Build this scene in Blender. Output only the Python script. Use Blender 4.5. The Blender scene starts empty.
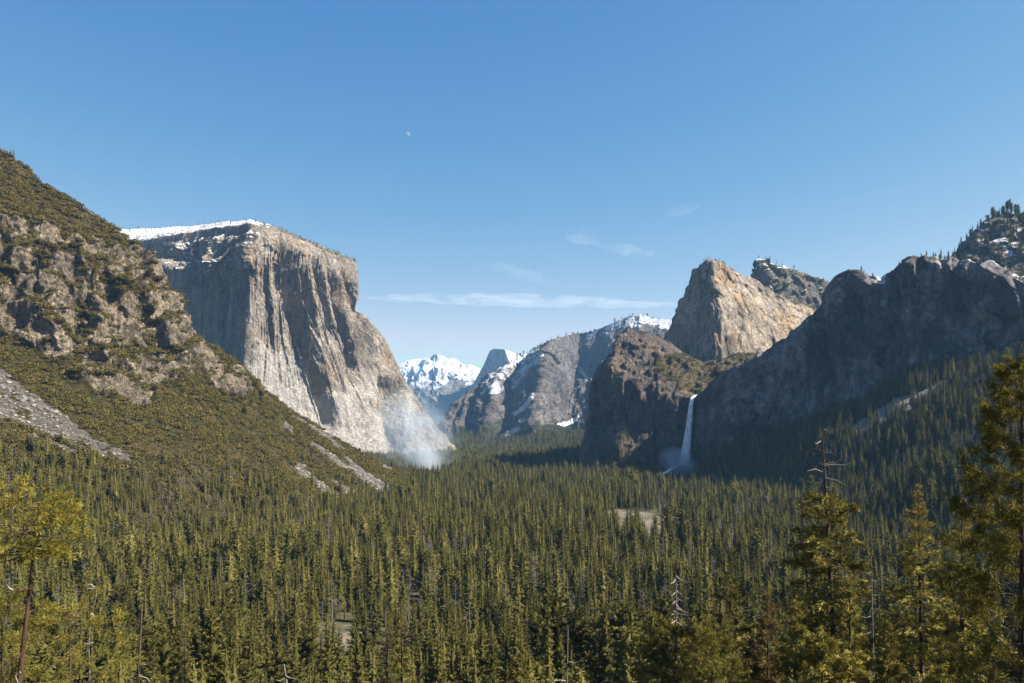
import bpy, math, random
import numpy as np
from mathutils import Vector

random.seed(7)
RNG = np.random.default_rng(11)
sc = bpy.context.scene
col = sc.collection
F = 760.0; CX = 512.0; HY = 423.0           # focal length in pixels, principal column, horizon row

def W(px, py, d):
    return np.stack([(px - CX) / F * d, d + 0 * px, (HY - py) / F * d], -1)

def proj(P):
    y = np.maximum(P[..., 1], 1.0)
    return CX + F * P[..., 0] / y, HY - F * P[..., 2] / y

# ------------------------------------------------------------------ noise
_perm = np.random.default_rng(3).permutation(256).astype(np.int32)
_perm = np.concatenate([_perm, _perm, _perm])
_g = np.random.default_rng(4).normal(size=(256, 3)).astype(np.float32)
_g /= np.linalg.norm(_g, axis=1, keepdims=True)

def perlin(P):
    P = np.asarray(P, np.float32)
    sh = P.shape[:-1]; P = P.reshape(-1, 3)
    I = np.floor(P).astype(np.int32); f = P - I
    I &= 255
    w = f * f * f * (f * (f * 6 - 15) + 10)
    out = np.zeros(len(P), np.float32)
    for dx in (0, 1):
        wx = w[:, 0] if dx else 1 - w[:, 0]
        for dy in (0, 1):
            wy = w[:, 1] if dy else 1 - w[:, 1]
            for dz in (0, 1):
                wz = w[:, 2] if dz else 1 - w[:, 2]
                h = _perm[_perm[_perm[(I[:, 0] + dx)] + I[:, 1] + dy] + I[:, 2] + dz]
                g = _g[h]
                d = g[:, 0] * (f[:, 0] - dx) + g[:, 1] * (f[:, 1] - dy) + g[:, 2] * (f[:, 2] - dz)
                out += wx * wy * wz * d
    return (out * 1.6).reshape(sh)

def fbm(P, freq, octv=5, gain=0.5, st=(1, 1, 1), off=0.0):
    P = np.asarray(P, np.float64) * np.array(st) * freq + off
    s = 0; a = 1.0; t = 0
    for i in range(octv):
        s = s + a * perlin(P + 17.3 * i); t += a; a *= gain; P = P * 2.03
    return s / t

def ridged(P, freq, octv=4, gain=0.5, st=(1, 1, 1), off=0.0):
    P = np.asarray(P, np.float64) * np.array(st) * freq + off
    s = 0; a = 1.0; t = 0
    for i in range(octv):
        s = s + a * (1 - 2 * np.abs(perlin(P + 9.7 * i))); t += a; a *= gain; P = P * 2.07
    return s / t

def sstep(a, b, x):
    t = np.clip((x - a) / (b - a), 0, 1)
    return t * t * (3 - 2 * t)

def poly_mask(px, py, poly):
    inside = np.zeros(px.shape, bool)
    n = len(poly)
    for i in range(n):
        x0, y0 = poly[i]; x1, y1 = poly[(i + 1) % n]
        if y0 == y1: continue
        c = ((y0 > py) != (y1 > py)) & (px < (x1 - x0) * (py - y0) / (y1 - y0) + x0)
        inside ^= c
    return inside.astype(np.float32)

# ------------------------------------------------------------------ mesh helpers
def mk_mesh(name, V, Q=None, T=None, mats=(), attrs=None, smooth=False):
    me = bpy.data.meshes.new(name)
    V = np.asarray(V, np.float32)
    nq = 0 if Q is None else len(Q); nt = 0 if T is None else len(T)
    me.vertices.add(len(V)); me.vertices.foreach_set('co', V.ravel())
    idx = []; starts = []; tot = 0
    if nq:
        idx.append(np.asarray(Q, np.int32).ravel()); starts.append(np.arange(nq) * 4)
        tot = nq * 4
    if nt:
        idx.append(np.asarray(T, np.int32).ravel()); starts.append(tot + np.arange(nt) * 3)
    if nq or nt:
        idx = np.concatenate(idx); starts = np.concatenate(starts).astype(np.int32)
        me.loops.add(len(idx)); me.loops.foreach_set('vertex_index', idx)
        me.polygons.add(nq + nt); me.polygons.foreach_set('loop_start', starts)
        if smooth: me.polygons.foreach_set('use_smooth', np.ones(nq + nt, bool))
    for m in mats: me.materials.append(m)
    for k, a in (attrs or {}).items():
        at = me.attributes.new(k, 'FLOAT', 'POINT'); at.data.foreach_set('value', np.asarray(a, np.float32).ravel())
    me.update(calc_edges=True)
    me.validate()
    return me

def outward(me):
    """make the faces of a closed mesh all look outward (volumes need that)"""
    import bmesh
    b = bmesh.new(); b.from_mesh(me)
    bmesh.ops.remove_doubles(b, verts=b.verts, dist=1e-6)
    bmesh.ops.holes_fill(b, edges=b.edges, sides=0)
    bmesh.ops.recalc_face_normals(b, faces=b.faces)
    b.to_mesh(me); b.free()
    return me

def link(name, me, parent=None):
    o = bpy.data.objects.new(name, me); col.objects.link(o)
    if parent is not None: o.parent = parent
    return o

def tag(o, label, cat=None, group=None, kind=None):
    o['label'] = label
    if cat: o['category'] = cat
    if group: o['group'] = group
    if kind: o['kind'] = kind
    return o

def thing(name, label, cat, loc=(0, 0, 0), rz=0.0, group=None):
    o = bpy.data.objects.new(name, None); col.objects.link(o)
    o.location = loc; o.rotation_euler = (0, 0, rz)
    return tag(o, label, cat, group)

# ------------------------------------------------------------------ materials
class NT:
    def __init__(s, name, base=False):
        s.m = bpy.data.materials.new(name); s.m.use_nodes = True
        s.t = s.m.node_tree; s.t.nodes.clear()
        s.out = s.n('ShaderNodeOutputMaterial')
    def n(s, typ, **kw):
        nd = s.t.nodes.new(typ)
        for k, v in kw.items(): setattr(nd, k, v)
        return nd
    def l(s, a, b): s.t.links.new(a, b)
    def put(s, sock, v):
        if hasattr(v, 'is_linked') or hasattr(v, 'links'): s.l(v, sock)
        else: sock.default_value = v
    def math(s, op, a, b=None, c=None, clamp=False):
        nd = s.n('ShaderNodeMath', operation=op, use_clamp=clamp)
        for i, v in enumerate((a, b, c)):
            if v is not None: s.put(nd.inputs[i], v)
        return nd.outputs[0]
    def noise(s, vec, scale, detail=4, rough=0.55, dist=0.0):
        nd = s.n('ShaderNodeTexNoise'); s.l(vec, nd.inputs['Vector'])
        nd.inputs['Scale'].default_value = scale; nd.inputs['Detail'].default_value = detail
        nd.inputs['Roughness'].default_value = rough; nd.inputs['Distortion'].default_value = dist
        return nd.outputs[0]
    def vor(s, vec, scale, feature='F1'):
        nd = s.n('ShaderNodeTexVoronoi', feature=feature); s.l(vec, nd.inputs['Vector']); nd.inputs['Scale'].default_value = scale
        return nd
    def mapv(s, vec, scale=(1, 1, 1), rot=(0, 0, 0)):
        nd = s.n('ShaderNodeMapping'); s.l(vec, nd.inputs[0]); nd.inputs['Scale'].default_value = scale; nd.inputs['Rotation'].default_value = rot
        return nd.outputs[0]
    def ramp(s, fac, a, b, va=0.0, vb=1.0):
        nd = s.n('ShaderNodeMapRange', interpolation_type='SMOOTHSTEP'); s.put(nd.inputs[0], fac)
        nd.inputs[1].default_value = a; nd.inputs[2].default_value = b; nd.inputs[3].default_value = va; nd.inputs[4].default_value = vb
        return nd.outputs[0]
    def mix(s, fac, a, b, mode='MIX'):
        nd = s.n('ShaderNodeMix', data_type='RGBA', blend_type=mode)
        s.put(nd.inputs[0], fac); s.put(nd.inputs[6], rgba(a)); s.put(nd.inputs[7], rgba(b))
        return nd.outputs[2]
    def attr(s, name, typ='GEOMETRY'):
        nd = s.n('ShaderNodeAttribute', attribute_name=name, attribute_type=typ); return nd.outputs['Fac']
    def bump(s, h, strength=0.6, dist=1.0):
        nd = s.n('ShaderNodeBump'); s.l(h, nd.inputs['Height']); nd.inputs['Strength'].default_value = strength; nd.inputs['Distance'].default_value = dist
        return nd.outputs[0]

def rgba(c):
    return (*c, 1.0) if isinstance(c, tuple) and len(c) == 3 else c

def rock_material(name, light, mid, dark, warm, streak=0.6, sscale=0.02, veg=(0.075, 0.075, 0.025), vegdark=(0.025, 0.03, 0.012),
                  scale=1.0, bump=3.0, scree=(0.108, 0.094, 0.08), streakv=0.10, dapple=0.045):
    t = NT(name)
    pos = t.n('ShaderNodeNewGeometry').outputs['Position']
    nbig = t.noise(pos, 0.006 * scale, 5, 0.6)
    nmid = t.noise(pos, 0.03 * scale, 6, 0.65)
    nfin = t.noise(pos, 0.16 * scale, 5, 0.7)
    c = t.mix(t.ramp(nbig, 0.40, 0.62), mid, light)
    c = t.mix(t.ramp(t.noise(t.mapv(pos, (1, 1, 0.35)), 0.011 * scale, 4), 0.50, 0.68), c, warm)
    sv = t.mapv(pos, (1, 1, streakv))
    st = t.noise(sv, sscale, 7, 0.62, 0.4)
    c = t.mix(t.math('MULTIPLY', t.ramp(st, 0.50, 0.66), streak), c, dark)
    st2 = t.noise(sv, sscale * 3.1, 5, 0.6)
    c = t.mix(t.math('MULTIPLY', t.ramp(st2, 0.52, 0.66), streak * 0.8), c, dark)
    v = t.math('MULTIPLY_ADD', nmid, 0.9, 0.52)
    v = t.math('MULTIPLY', v, t.math('MULTIPLY_ADD', nfin, 0.8, 0.6))
    ck = t.noise(t.mapv(pos, (1, 1, 0.5)), 0.028 * scale, 6, 0.6, 0.8)
    crack = t.ramp(t.math('ABSOLUTE', t.math('SUBTRACT', ck, 0.5)), 0.0, 0.022, 0.45, 1.0)
    ck2 = t.noise(t.mapv(pos, (0.6, 0.6, 1.2)), 0.09 * scale, 5, 0.65, 0.5)
    crack = t.math('MULTIPLY', crack, t.ramp(t.math('ABSOLUTE', t.math('SUBTRACT', ck2, 0.5)), 0.0, 0.03, 0.62, 1.0))
    v = t.math('MULTIPLY', v, crack)
    vc = t.n('ShaderNodeCombineColor')
    for i in range(3): t.l(v, vc.inputs[i])
    c = t.mix(1.0, c, vc.outputs[0], 'MULTIPLY')
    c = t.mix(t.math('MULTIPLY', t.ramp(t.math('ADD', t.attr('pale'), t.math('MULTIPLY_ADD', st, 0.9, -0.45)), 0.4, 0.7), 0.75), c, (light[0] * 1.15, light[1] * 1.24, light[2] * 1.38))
    # scree
    sf = t.math('ADD', t.attr('scree'), t.math('MULTIPLY_ADD', nmid, 0.8, -0.4))
    stone = t.mix(t.noise(pos, 0.25 * scale, 4, 0.8), (scree[0] * 0.3, scree[1] * 0.3, scree[2] * 0.3), (scree[0] * 1.7, scree[1] * 1.7, scree[2] * 1.7))
    c = t.mix(t.ramp(sf, 0.4, 0.6), c, stone)
    # plants
    nv = t.noise(pos, dapple * scale, 5, 0.75)
    vf = t.math('ADD', t.attr('veg'), t.math('MULTIPLY_ADD', nv, 1.6, -0.8))
    vcol = t.mix(t.ramp(t.noise(pos, dapple * 1.9 * scale, 4, 0.8), 0.38, 0.62), vegdark, veg)
    vcol = t.mix(t.ramp(t.noise(pos, 0.009 * scale, 3), 0.42, 0.66), vcol, (veg[0] * 1.12, veg[1] * 0.98, veg[2] * 1.1))
    c = t.mix(t.ramp(vf, 0.42, 0.58), c, vcol)
    # snow
    nf = t.math('ADD', t.attr('snow'), t.math('MULTIPLY_ADD', t.noise(pos, 0.022 * scale, 6, 0.7), 1.3, -0.65))
    c = t.mix(t.ramp(nf, 0.44, 0.56), c, (0.62, 0.635, 0.66))
    b = t.n('ShaderNodeBsdfPrincipled')
    t.l(c, b.inputs['Base Color']); b.inputs['Roughness'].default_value = 0.95; b.inputs['Specular IOR Level'].default_value = 0.1
    hgt = t.math('ADD', t.math('MULTIPLY', nfin, 1.0), t.math('MULTIPLY', nmid, 2.2))
    hgt = t.math('ADD', t.math('ADD', hgt, t.math('MULTIPLY', st2, 1.2)), t.math('MULTIPLY', crack, 0.9))
    t.l(t.bump(hgt, 1.0, bump * 1.6), b.inputs['Normal'])
    t.l(b.outputs[0], t.out.inputs['Surface'])
    return t.m

def leaf_material(name, c1, c2, c3, trans=0.35, rand=0.5, vary=0.6):
    t = NT(name)
    oi = t.n('ShaderNodeObjectInfo')
    tint = t.attr('tint')
    c = t.mix(tint, c1, c2)
    c = t.mix(t.math('MULTIPLY', t.ramp(oi.outputs['Random'], 0.25, 1.0), rand), c, c3)
    r2 = t.n('ShaderNodeTexWhiteNoise', noise_dimensions='1D'); t.l(oi.outputs['Random'], r2.inputs['W'])
    hsv = t.n('ShaderNodeHueSaturation'); t.l(c, hsv.inputs['Color'])
    t.l(t.math('MULTIPLY_ADD', r2.outputs['Value'], vary, 1.0 - vary * .53), hsv.inputs['Value'])
    c = hsv.outputs[0]
    d = t.n('ShaderNodeBsdfDiffuse'); t.l(c, d.inputs[0])
    tr = t.n('ShaderNodeBsdfTranslucent'); t.l(c, tr.inputs[0])
    mx = t.n('ShaderNodeMixShader'); mx.inputs[0].default_value = trans
    t.l(d.outputs[0], mx.inputs[1]); t.l(tr.outputs[0], mx.inputs[2])
    t.l(mx.outputs[0], t.out.inputs['Surface'])
    return t.m

def bark_material(name, a, b):
    t = NT(name)
    tc = t.n('ShaderNodeTexCoord').outputs['Object']
    n = t.noise(t.mapv(tc, (1, 1, 0.15)), 4.0, 6, 0.7)
    c = t.mix(t.ramp(n, 0.35, 0.65), a, b)
    p = t.n('ShaderNodeBsdfPrincipled'); t.l(c, p.inputs['Base Color']); p.inputs['Roughness'].default_value = 0.95; p.inputs['Specular IOR Level'].default_value = 0.1
    t.l(t.bump(n, 0.7, 0.1), p.inputs['Normal'])
    t.l(p.outputs[0], t.out.inputs['Surface'])
    return t.m

# ------------------------------------------------------------------ sun, sky, camera
SUN_AZ = math.radians(100); SUN_EL = math.radians(42)      # measured from +Y (the view direction) towards +X
SUN = Vector((math.sin(SUN_AZ) * math.cos(SUN_EL), math.cos(SUN_AZ) * math.cos(SUN_EL), math.sin(SUN_EL)))

cam_d = bpy.data.cameras.new('camera'); cam = bpy.data.objects.new('camera', cam_d); col.objects.link(cam)
cam_d.sensor_width = 36.0; cam_d.lens = 36.0 * F / 1024.0
cam_d.shift_y = (HY - 341.5) / 1024.0
cam_d.clip_start = 0.5; cam_d.clip_end = 200000.0
cam.location = (0, 0, 0); cam.rotation_euler = (math.radians(90), 0, 0)
sc.camera = cam

w = bpy.data.worlds.new('World'); sc.world = w; w.use_nodes = True
wt = w.node_tree; wt.nodes.clear()
wo = wt.nodes.new('ShaderNodeOutputWorld'); bg = wt.nodes.new('ShaderNodeBackground'); sky = wt.nodes.new('ShaderNodeTexSky')
sky.sky_type = 'NISHITA'; sky.sun_disc = False; sky.sun_elevation = SUN_EL; sky.sun_rotation = SUN_AZ
sky.altitude = 1300.0; sky.air_density = 1.0; sky.dust_density = 0.9; sky.ozone_density = 3.0
def _wm(op, a, b):
    nd = wt.nodes.new('ShaderNodeMath'); nd.operation = op; wt.links.new(a, nd.inputs[0]); nd.inputs[1].default_value = b
    return nd.outputs[0]
hs = wt.nodes.new('ShaderNodeHueSaturation'); hs.inputs['Hue'].default_value = 0.493; hs.inputs['Saturation'].default_value = 1.12
wt.links.new(sky.outputs[0], hs.inputs['Color'])
sp = wt.nodes.new('ShaderNodeSeparateColor'); cb = wt.nodes.new('ShaderNodeCombineColor'); wt.links.new(hs.outputs[0], sp.inputs[0])
K = 0.057 * 2 ** 1.6                        # from sky units to picture brightness
for ch, (gam, gain, top_) in enumerate(((1.62, 2.78, .42), (1.0, 0.95, .86), (0.42, 0.72, 1.3))):    # colour response of the whole sky, channel by channel
    v_ = _wm('MINIMUM', _wm('MULTIPLY', sp.outputs[ch], K), top_)
    wt.links.new(_wm('MULTIPLY', _wm('POWER', v_, gam), gain / K), cb.inputs[ch])
wt.links.new(cb.outputs[0], bg.inputs[0]); bg.inputs[1].default_value = 0.057
wt.links.new(bg.outputs[0], wo.inputs[0])

sun_d = bpy.data.lights.new('sun', 'SUN'); sun_d.energy = 5.0; sun_d.angle = math.radians(0.5); sun_d.color = (1.0, 0.93, 0.82)
sun = bpy.data.objects.new('sun', sun_d); col.objects.link(sun)
sun.rotation_euler = SUN.to_track_quat('Z', 'Y').to_euler(); sun.location = (3000, 0, 5000)

sc.view_settings.view_transform = 'Standard'; sc.view_settings.look = 'None'
sc.view_settings.exposure = 1.6; sc.view_settings.gamma = 1.0; sc.view_settings.use_curve_mapping = False
sc.render.engine = 'CYCLES'
sc.cycles.use_denoising = True
sc.cycles.max_bounces = 5; sc.cycles.diffuse_bounces = 1; sc.cycles.glossy_bounces = 1
sc.cycles.transmission_bounces = 3; sc.cycles.transparent_max_bounces = 8; sc.cycles.volume_bounces = 1
sc.cycles.caustics_reflective = False; sc.cycles.caustics_refractive = False

# ------------------------------------------------------------------ ground sheet
_gy = np.array([-300, -20, 0, 10, 40, 75, 130, 200, 300, 400, 480, 30000.0])
_gz = np.array([40, -1.0, -2.0, -4.0, -24, -42, -58, -90, -128, -152, -160, -160.0])
def ground_z(x, y):
    z = np.interp(y, _gy, _gz)
    P = np.stack([x, y, 0 * x], -1)
    amp = np.clip((y - 120) / 300, 0.0, 1.0)
    return z + amp * (3.0 * fbm(P, 1 / 140.0, 4))

MEADOWS = [(150, 275, 1015, 1395), (-142, -94, 478, 600)]
def in_meadow(x, y, grow=0.0):
    m = np.zeros(np.shape(x), bool)
    for a, b, c, d in MEADOWS:
        cx, cy, rx, ry = (a + b) / 2, (c + d) / 2, (b - a) / 2 + grow, (d - c) / 2 + grow
        m |= ((x - cx) / rx) ** 2 + ((y - cy) / ry) ** 2 < 1
    return m

def build_ground():
    s = np.linspace(0, 1, 420)
    y = -300 + 700 * s * 1.0 + 19400 * s ** 4
    u = np.linspace(-1, 1, 420)
    x = np.sign(u) * (600 * np.abs(u) + 13000 * np.abs(u) ** 4)
    X, Y = np.meshgrid(x, y)
    Z = ground_z(X, Y)
    V = np.stack([X, Y, Z], -1).reshape(-1, 3)
    i = np.arange(419 * 420).reshape(419, 420)[:, :-1].ravel()
    Q = np.stack([i, i + 1, i + 421, i + 420], -1)
    t = NT('forest_floor')
    pos = t.n('ShaderNodeNewGeometry').outputs['Position']
    n = t.noise(pos, 0.05, 6, 0.7); n2 = t.noise(pos, 0.6, 4, 0.7)
    c = t.mix(t.ramp(n, 0.35, 0.65), (0.045, 0.04, 0.02), (0.10, 0.085, 0.05))
    c = t.mix(t.ramp(n2, 0.5, 0.7), c, (0.05, 0.055, 0.02))
    b = t.n('ShaderNodeBsdfPrincipled'); t.l(c, b.inputs['Base Color']); b.inputs['Roughness'].default_value = 1.0; b.inputs['Specular IOR Level'].default_value = 0.05
    t.l(t.bump(n2, 0.6, 0.5), b.inputs['Normal']); t.l(b.outputs[0], t.out.inputs['Surface'])
    o = link('ground', mk_mesh('ground', V, Q, mats=[t.m], smooth=True))
    tag(o, 'brown forest floor of the wide valley under the conifers', 'ground', kind='structure')
build_ground()

def build_meadow(name, rect, label):
    a, b, c, d = rect
    cx, cy, rx, ry = (a + b) / 2, (c + d) / 2, (b - a) / 2, (d - c) / 2
    th = np.linspace(0, 2 * np.pi, 61)[:-1]; rr = np.linspace(0, 1, 12)[1:]
    wob = 1 + 0.18 * np.sin(3 * th + 1) + 0.1 * np.sin(7 * th)
    R, T = np.meshgrid(rr, th, indexing='ij')
    X = cx + rx * R * np.cos(T) * wob; Y = cy + ry * R * np.sin(T) * wob
    V = np.concatenate([[[cx, cy, 0]], np.stack([X, Y, 0 * X], -1).reshape(-1, 3)])
    edge = np.concatenate([[0], R.ravel()])
    V[:, 2] = ground_z(V[:, 0], V[:, 1]) + 0.25 - 0.6 * (edge > 0.97)
    Q = []; Tn = []
    for i in range(10):
        for j in range(60):
            k = (j + 1) % 60
            Q.append((1 + i * 60 + j, 1 + (i + 1) * 60 + j, 1 + (i + 1) * 60 + k, 1 + i * 60 + k))
    for j in range(60): Tn.append((0, 1 + j, 1 + (j + 1) % 60))
    t = NT('dry_meadow')
    pos = t.n('ShaderNodeNewGeometry').outputs['Position']
    n = t.noise(pos, 0.06, 6, 0.7)
    cc = t.mix(t.ramp(n, 0.44, 0.56), (0.13, 0.10, 0.064), (0.05, 0.046, 0.024))
    b_ = t.n('ShaderNodeBsdfPrincipled'); t.l(cc, b_.inputs['Base Color']); b_.inputs['Roughness'].default_value = 1.0
    t.l(b_.outputs[0], t.out.inputs['Surface'])
    o = link(name, mk_mesh(name, V, Q, Tn, mats=[t.m], smooth=True))
    tag(o, label, 'meadow', kind='structure')
build_meadow('meadow_field', MEADOWS[0], 'pale tan clearing among the dark conifers of the valley floor')
build_meadow('clearing_field', MEADOWS[1], 'small bare sandy gap between the near green conifers')

# ------------------------------------------------------------------ terrain patches
class Patch:
    """rows of control points (px, py, depth), equal columns; bilinear sheet + displacement along its own normal."""
    def __init__(s, rows, nsub, M, smooth=0, wide=None):
        R = np.array([W(np.array([p[0] for p in r], float), np.array([p[1] for p in r], float), np.array([p[2] for p in r], float)) for r in rows])
        C = R.shape[1]
        pr = np.array([[p[:2] for p in r] for r in rows], float)
        seg = np.linalg.norm(np.diff(pr, axis=1), axis=2).mean(0) + 4.0
        cu = np.concatenate([[0], np.cumsum(seg)]); cu /= cu[-1]
        u = np.linspace(0, 1, M)
        RR = np.stack([np.stack([np.interp(u, cu, R[i, :, k]) for k in range(3)], -1) for i in range(len(rows))])
        cv = np.concatenate([[0], np.cumsum(nsub)])
        vv = np.arange(cv[-1] + 1)
        G = np.zeros((len(vv), M, 3))
        for k in range(3):
            for i in range(len(rows) - 1):
                a, b = cv[i], cv[i + 1]
                f = ((vv[a:b + 1] - a) / (b - a))[:, None]
                G[a:b + 1, :, k] = RR[i, :, k] * (1 - f) + RR[i + 1, :, k] * f
        for _ in range(smooth):
            H = G.copy()
            H[1:-1] = (G[:-2] + 2 * G[1:-1] + G[2:]) / 4; G = H; H = G.copy()
            H[:, 1:-1] = (G[:, :-2] + 2 * G[:, 1:-1] + G[:, 2:]) / 4; G = H
        s.G = G; s.U, s.Vp = np.meshgrid(u, vv / vv[-1]); s.cv = cv / cv[-1]
        s.base = G.copy(); s.M = M; s.N = len(vv)
    def normals(s):
        du = np.gradient(s.G, axis=1); dv = np.gradient(s.G, axis=0)
        n = np.cross(dv, du); n /= np.linalg.norm(n, axis=-1, keepdims=True) + 1e-9
        if s.flip_check(n): n = -n
        return n
    def flip_check(s, n):
        tocam = -s.G / np.linalg.norm(s.G, axis=-1, keepdims=True)
        return (n * tocam).sum(-1)[s.N // 4: 3 * s.N // 4].mean() < 0
    def push(s, d, n=None):
        s.G = s.G + (s.normals() if n is None else n) * d[..., None]
    def sm_normals(s, k=6):
        n = s.normals()
        for _ in range(k):
            m = n.copy(); m[1:-1] += n[:-2] + n[2:]; n = m; m = n.copy(); m[:, 1:-1] += n[:, :-2] + n[:, 2:]; n = m
        return n / (np.linalg.norm(n, axis=-1, keepdims=True) + 1e-9)
    def build(s, name, mat, label, cat, attrs):
        M, N = s.M, s.N
        i = np.arange((N - 1) * M).reshape(N - 1, M)[:, :-1].ravel()
        Q = np.stack([i, i + M, i + M + 1, i + 1], -1)
        if s.flip_check(np.cross(np.gradient(s.G, axis=0), np.gradient(s.G, axis=1))): Q = Q[:, ::-1]
        A = {'veg': 0 * s.U, 'snow': 0 * s.U, 'scree': 0 * s.U, 'pale': 0 * s.U}; A.update(attrs)
        o = link(name, mk_mesh(name, s.G.reshape(-1, 3), Q, mats=[mat], attrs=A, smooth=False))
        tag(o, label, cat, kind='structure')
        s.attrs = A
        return o
    def scatter(s, n, mask, rng, jit=1.0):
        """random surface points, density by true area times mask"""
        a = np.linalg.norm(np.cross(np.gradient(s.G, axis=0), np.gradient(s.G, axis=1)), axis=-1) * mask
        p = a.ravel() / a.sum()
        k = rng.choice(len(p), n, p=p)
        P = s.G.reshape(-1, 3)[k]
        du = np.gradient(s.G, axis=1).reshape(-1, 3)[k]; dv = np.gradient(s.G, axis=0).reshape(-1, 3)[k]
        return P + du * rng.uniform(-.5, .5, (n, 1)) + dv * rng.uniform(-.5, .5, (n, 1)), k

def hide_end(rows, back=900.0, side=1):
    """turn the last (or first) column back into depth so that the mass has a side"""
    out = []
    for r in rows:
        r = list(r)
        if side > 0: r.append((r[-1][0] - 6, r[-1][1] + 1, r[-1][2] + back))
        else: r.insert(0, (r[0][0] + 6, r[0][1] + 1, r[0][2] + back))
        out.append(r)
    return out

PATCH = {}

# ---- the great light granite monolith
def build_monolith():
    rows = [
        [(60, 262, 5200), (118, 252, 5000), (150, 250, 5000), (200, 250, 4800), (250, 245, 4600), (286, 250, 4600), (309, 256, 4500), (333, 262, 4400), (352, 270, 4300)],
        [(60, 231, 4400), (118, 228, 4300), (150, 228, 4250), (198, 225, 4050), (250, 219.5, 3650), (286, 229.5, 3600), (309, 241, 3620), (333, 250.5, 3650), (356, 261, 3700)],
        [(60, 252, 4160), (118, 244, 4010), (150, 238, 3870), (200, 229.5, 3660), (251, 223, 3370), (286, 233, 3440), (309, 244.5, 3480), (333, 254, 3560), (357, 263, 3660)],
        [(60, 286, 4045), (118, 279, 3896), (150, 273, 3752), (200, 263, 3532), (249, 257, 3238), (287, 262, 3335), (311, 269, 3400), (335, 276, 3490), (359, 283, 3610)],
        [(60, 300, 4030), (118, 292, 3890), (150, 290, 3740), (200, 286, 3520), (249, 283, 3220), (289, 288, 3320), (314, 293, 3390), (338, 298, 3480), (361, 308, 3600)],
        [(60, 350, 4000), (118, 340, 3860), (150, 336, 3720), (200, 335, 3490), (248, 335, 3190), (296, 336, 3305), (326, 337, 3385), (354, 337, 3480), (385, 338, 3610)],
        [(60, 400, 3950), (118, 392, 3820), (150, 388, 3680), (198, 386, 3450), (244, 385, 3130), (306, 386, 3275), (342, 386, 3360), (374, 386, 3450), (409, 386, 3570)],
        [(60, 440, 3880), (118, 435, 3750), (150, 432, 3600), (190, 430, 3380), (238, 429, 3040), (316, 428, 3195), (358, 428, 3275), (398, 428, 3360), (437, 427, 3490)],
        [(60, 490, 3700), (118, 484, 3580), (150, 480, 3440), (184, 478, 3220), (232, 475, 2880), (322, 470, 3050), (372, 468, 3130), (420, 465, 3230), (467, 462, 3410)],
    ]
    rows = hide_end(rows, 1200)
    p = Patch(rows, [16, 22, 60, 60, 110, 110, 100, 100], 760, smooth=5)
    U, V = p.U, p.Vp
    uv = np.stack([U * 9.0, V * 0.9, 0 * U], -1)
    px, py = proj(p.G)
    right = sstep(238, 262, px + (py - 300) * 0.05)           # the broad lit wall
    cliff = sstep(0.02, 0.06, V - p.cv[2])                    # not on the plateau
    n0 = p.sm_normals(10)
    wz = fbm(np.stack([U * 6, V * 2.2, 0 * U + 3], -1), 1.0, 3) * 0.22
    q = np.stack([(U + 0.03 * wz) * 26, V * 1.5, 0 * U], -1)
    s1 = perlin(q * np.array([.6, .8, 1]) + 2.3); s2 = perlin(q * np.array([2.2, 1.9, 1]) + 5.1); s3 = perlin(q * np.array([4.6, 3.1, 1]) + 11)
    slab = sstep(-0.05, 0.05, s1) * 17 + sstep(-0.03, 0.03, s2) * 6 + sstep(-0.03, 0.03, s3) * 3
    flute = -ridged(np.stack([U * 17, V * .8, 0 * U], -1), 1.0, 5, .55) * 5 * np.clip(.6 + 1.3 * fbm(np.stack([U * 7, V * 3, 0 * U], -1), 1.0, 2), .1, 1.3)
    fade = 1 - 0.85 * sstep(0.52, 0.85, V)
    d = (slab + flute) * (0.28 + 0.72 * right) * cliff * fade * (1 - .7 * sstep(.80, .88, U))
    def groove(cx0, cx1, y0, y1, w, depth):
        c = cx0 + (cx1 - cx0) * np.clip((py - y0) / (y1 - y0), 0, 1)
        c = c + 3 * fbm(np.stack([py * 0.05, 0 * py, 0 * py + cx0], -1), 1.0, 3)
        x = (px - c) / w
        prof = np.where(x < 0, sstep(-0.25, 0.0, x), 1 - sstep(0.0, 1.5, x))    # steep on its shaded side, opening to the sun side
        return -depth * prof * sstep(y0 - 6, y0 + 12, py) * (1 - sstep(y1 - 30, y1 + 10, py))
    d += groove(279, 290, 244, 325, 15, 150) + groove(326, 350, 266, 375, 8, 92) + groove(301, 316, 268, 360, 6, 48)
    d += groove(342, 366, 272, 345, 7, 66) + groove(286, 326, 312, 430, 13, 115) + groove(312, 330, 262, 340, 6, 55) + groove(263, 272, 262, 360, 4, 24)
    d += groove(381, 392, 380, 460, 18, 95)
    jx = px + 9 * fbm(p.G, 1 / 90.0, 3)
    d += 55 * sstep(262, 271, py + 7 * fbm(p.G, 1 / 70.0, 3)) * (1 - sstep(285, 330, py)) * sstep(136, 150, jx) * (1 - sstep(190, 206, jx))
    d += 40 * sstep(256, 263, py + 5 * fbm(p.G, 1 / 60.0, 3)) * (1 - sstep(270, 290, py)) * sstep(212, 218, jx) * (1 - sstep(228, 238, jx))
    d += (1 - .55 * right) * (1 - .9 * sstep(.74, .82, U)) * cliff * (1 - sstep(262, 290, py)) * (ridged(p.G, 1 / 150.0, 5, .6) * 44 + sstep(-.05, .05, fbm(p.G + 70, 1 / 100.0, 3)) * 22 - 22)
    d += fbm(p.G, 1 / 110.0, 5, 0.55, (1, 1, 0.5)) * 20 * (0.5 + 0.5 * cliff)
    p.push(d, n0)
    p.push(fbm(p.G, 1 / 34.0, 4, 0.65, (1, 1, 0.6)) * 6 - ridged(p.G, 1 / 46.0, 4, .6, (1, 1, .5)) * 2.5 * cliff)
    px, py = proj(p.G)
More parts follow.
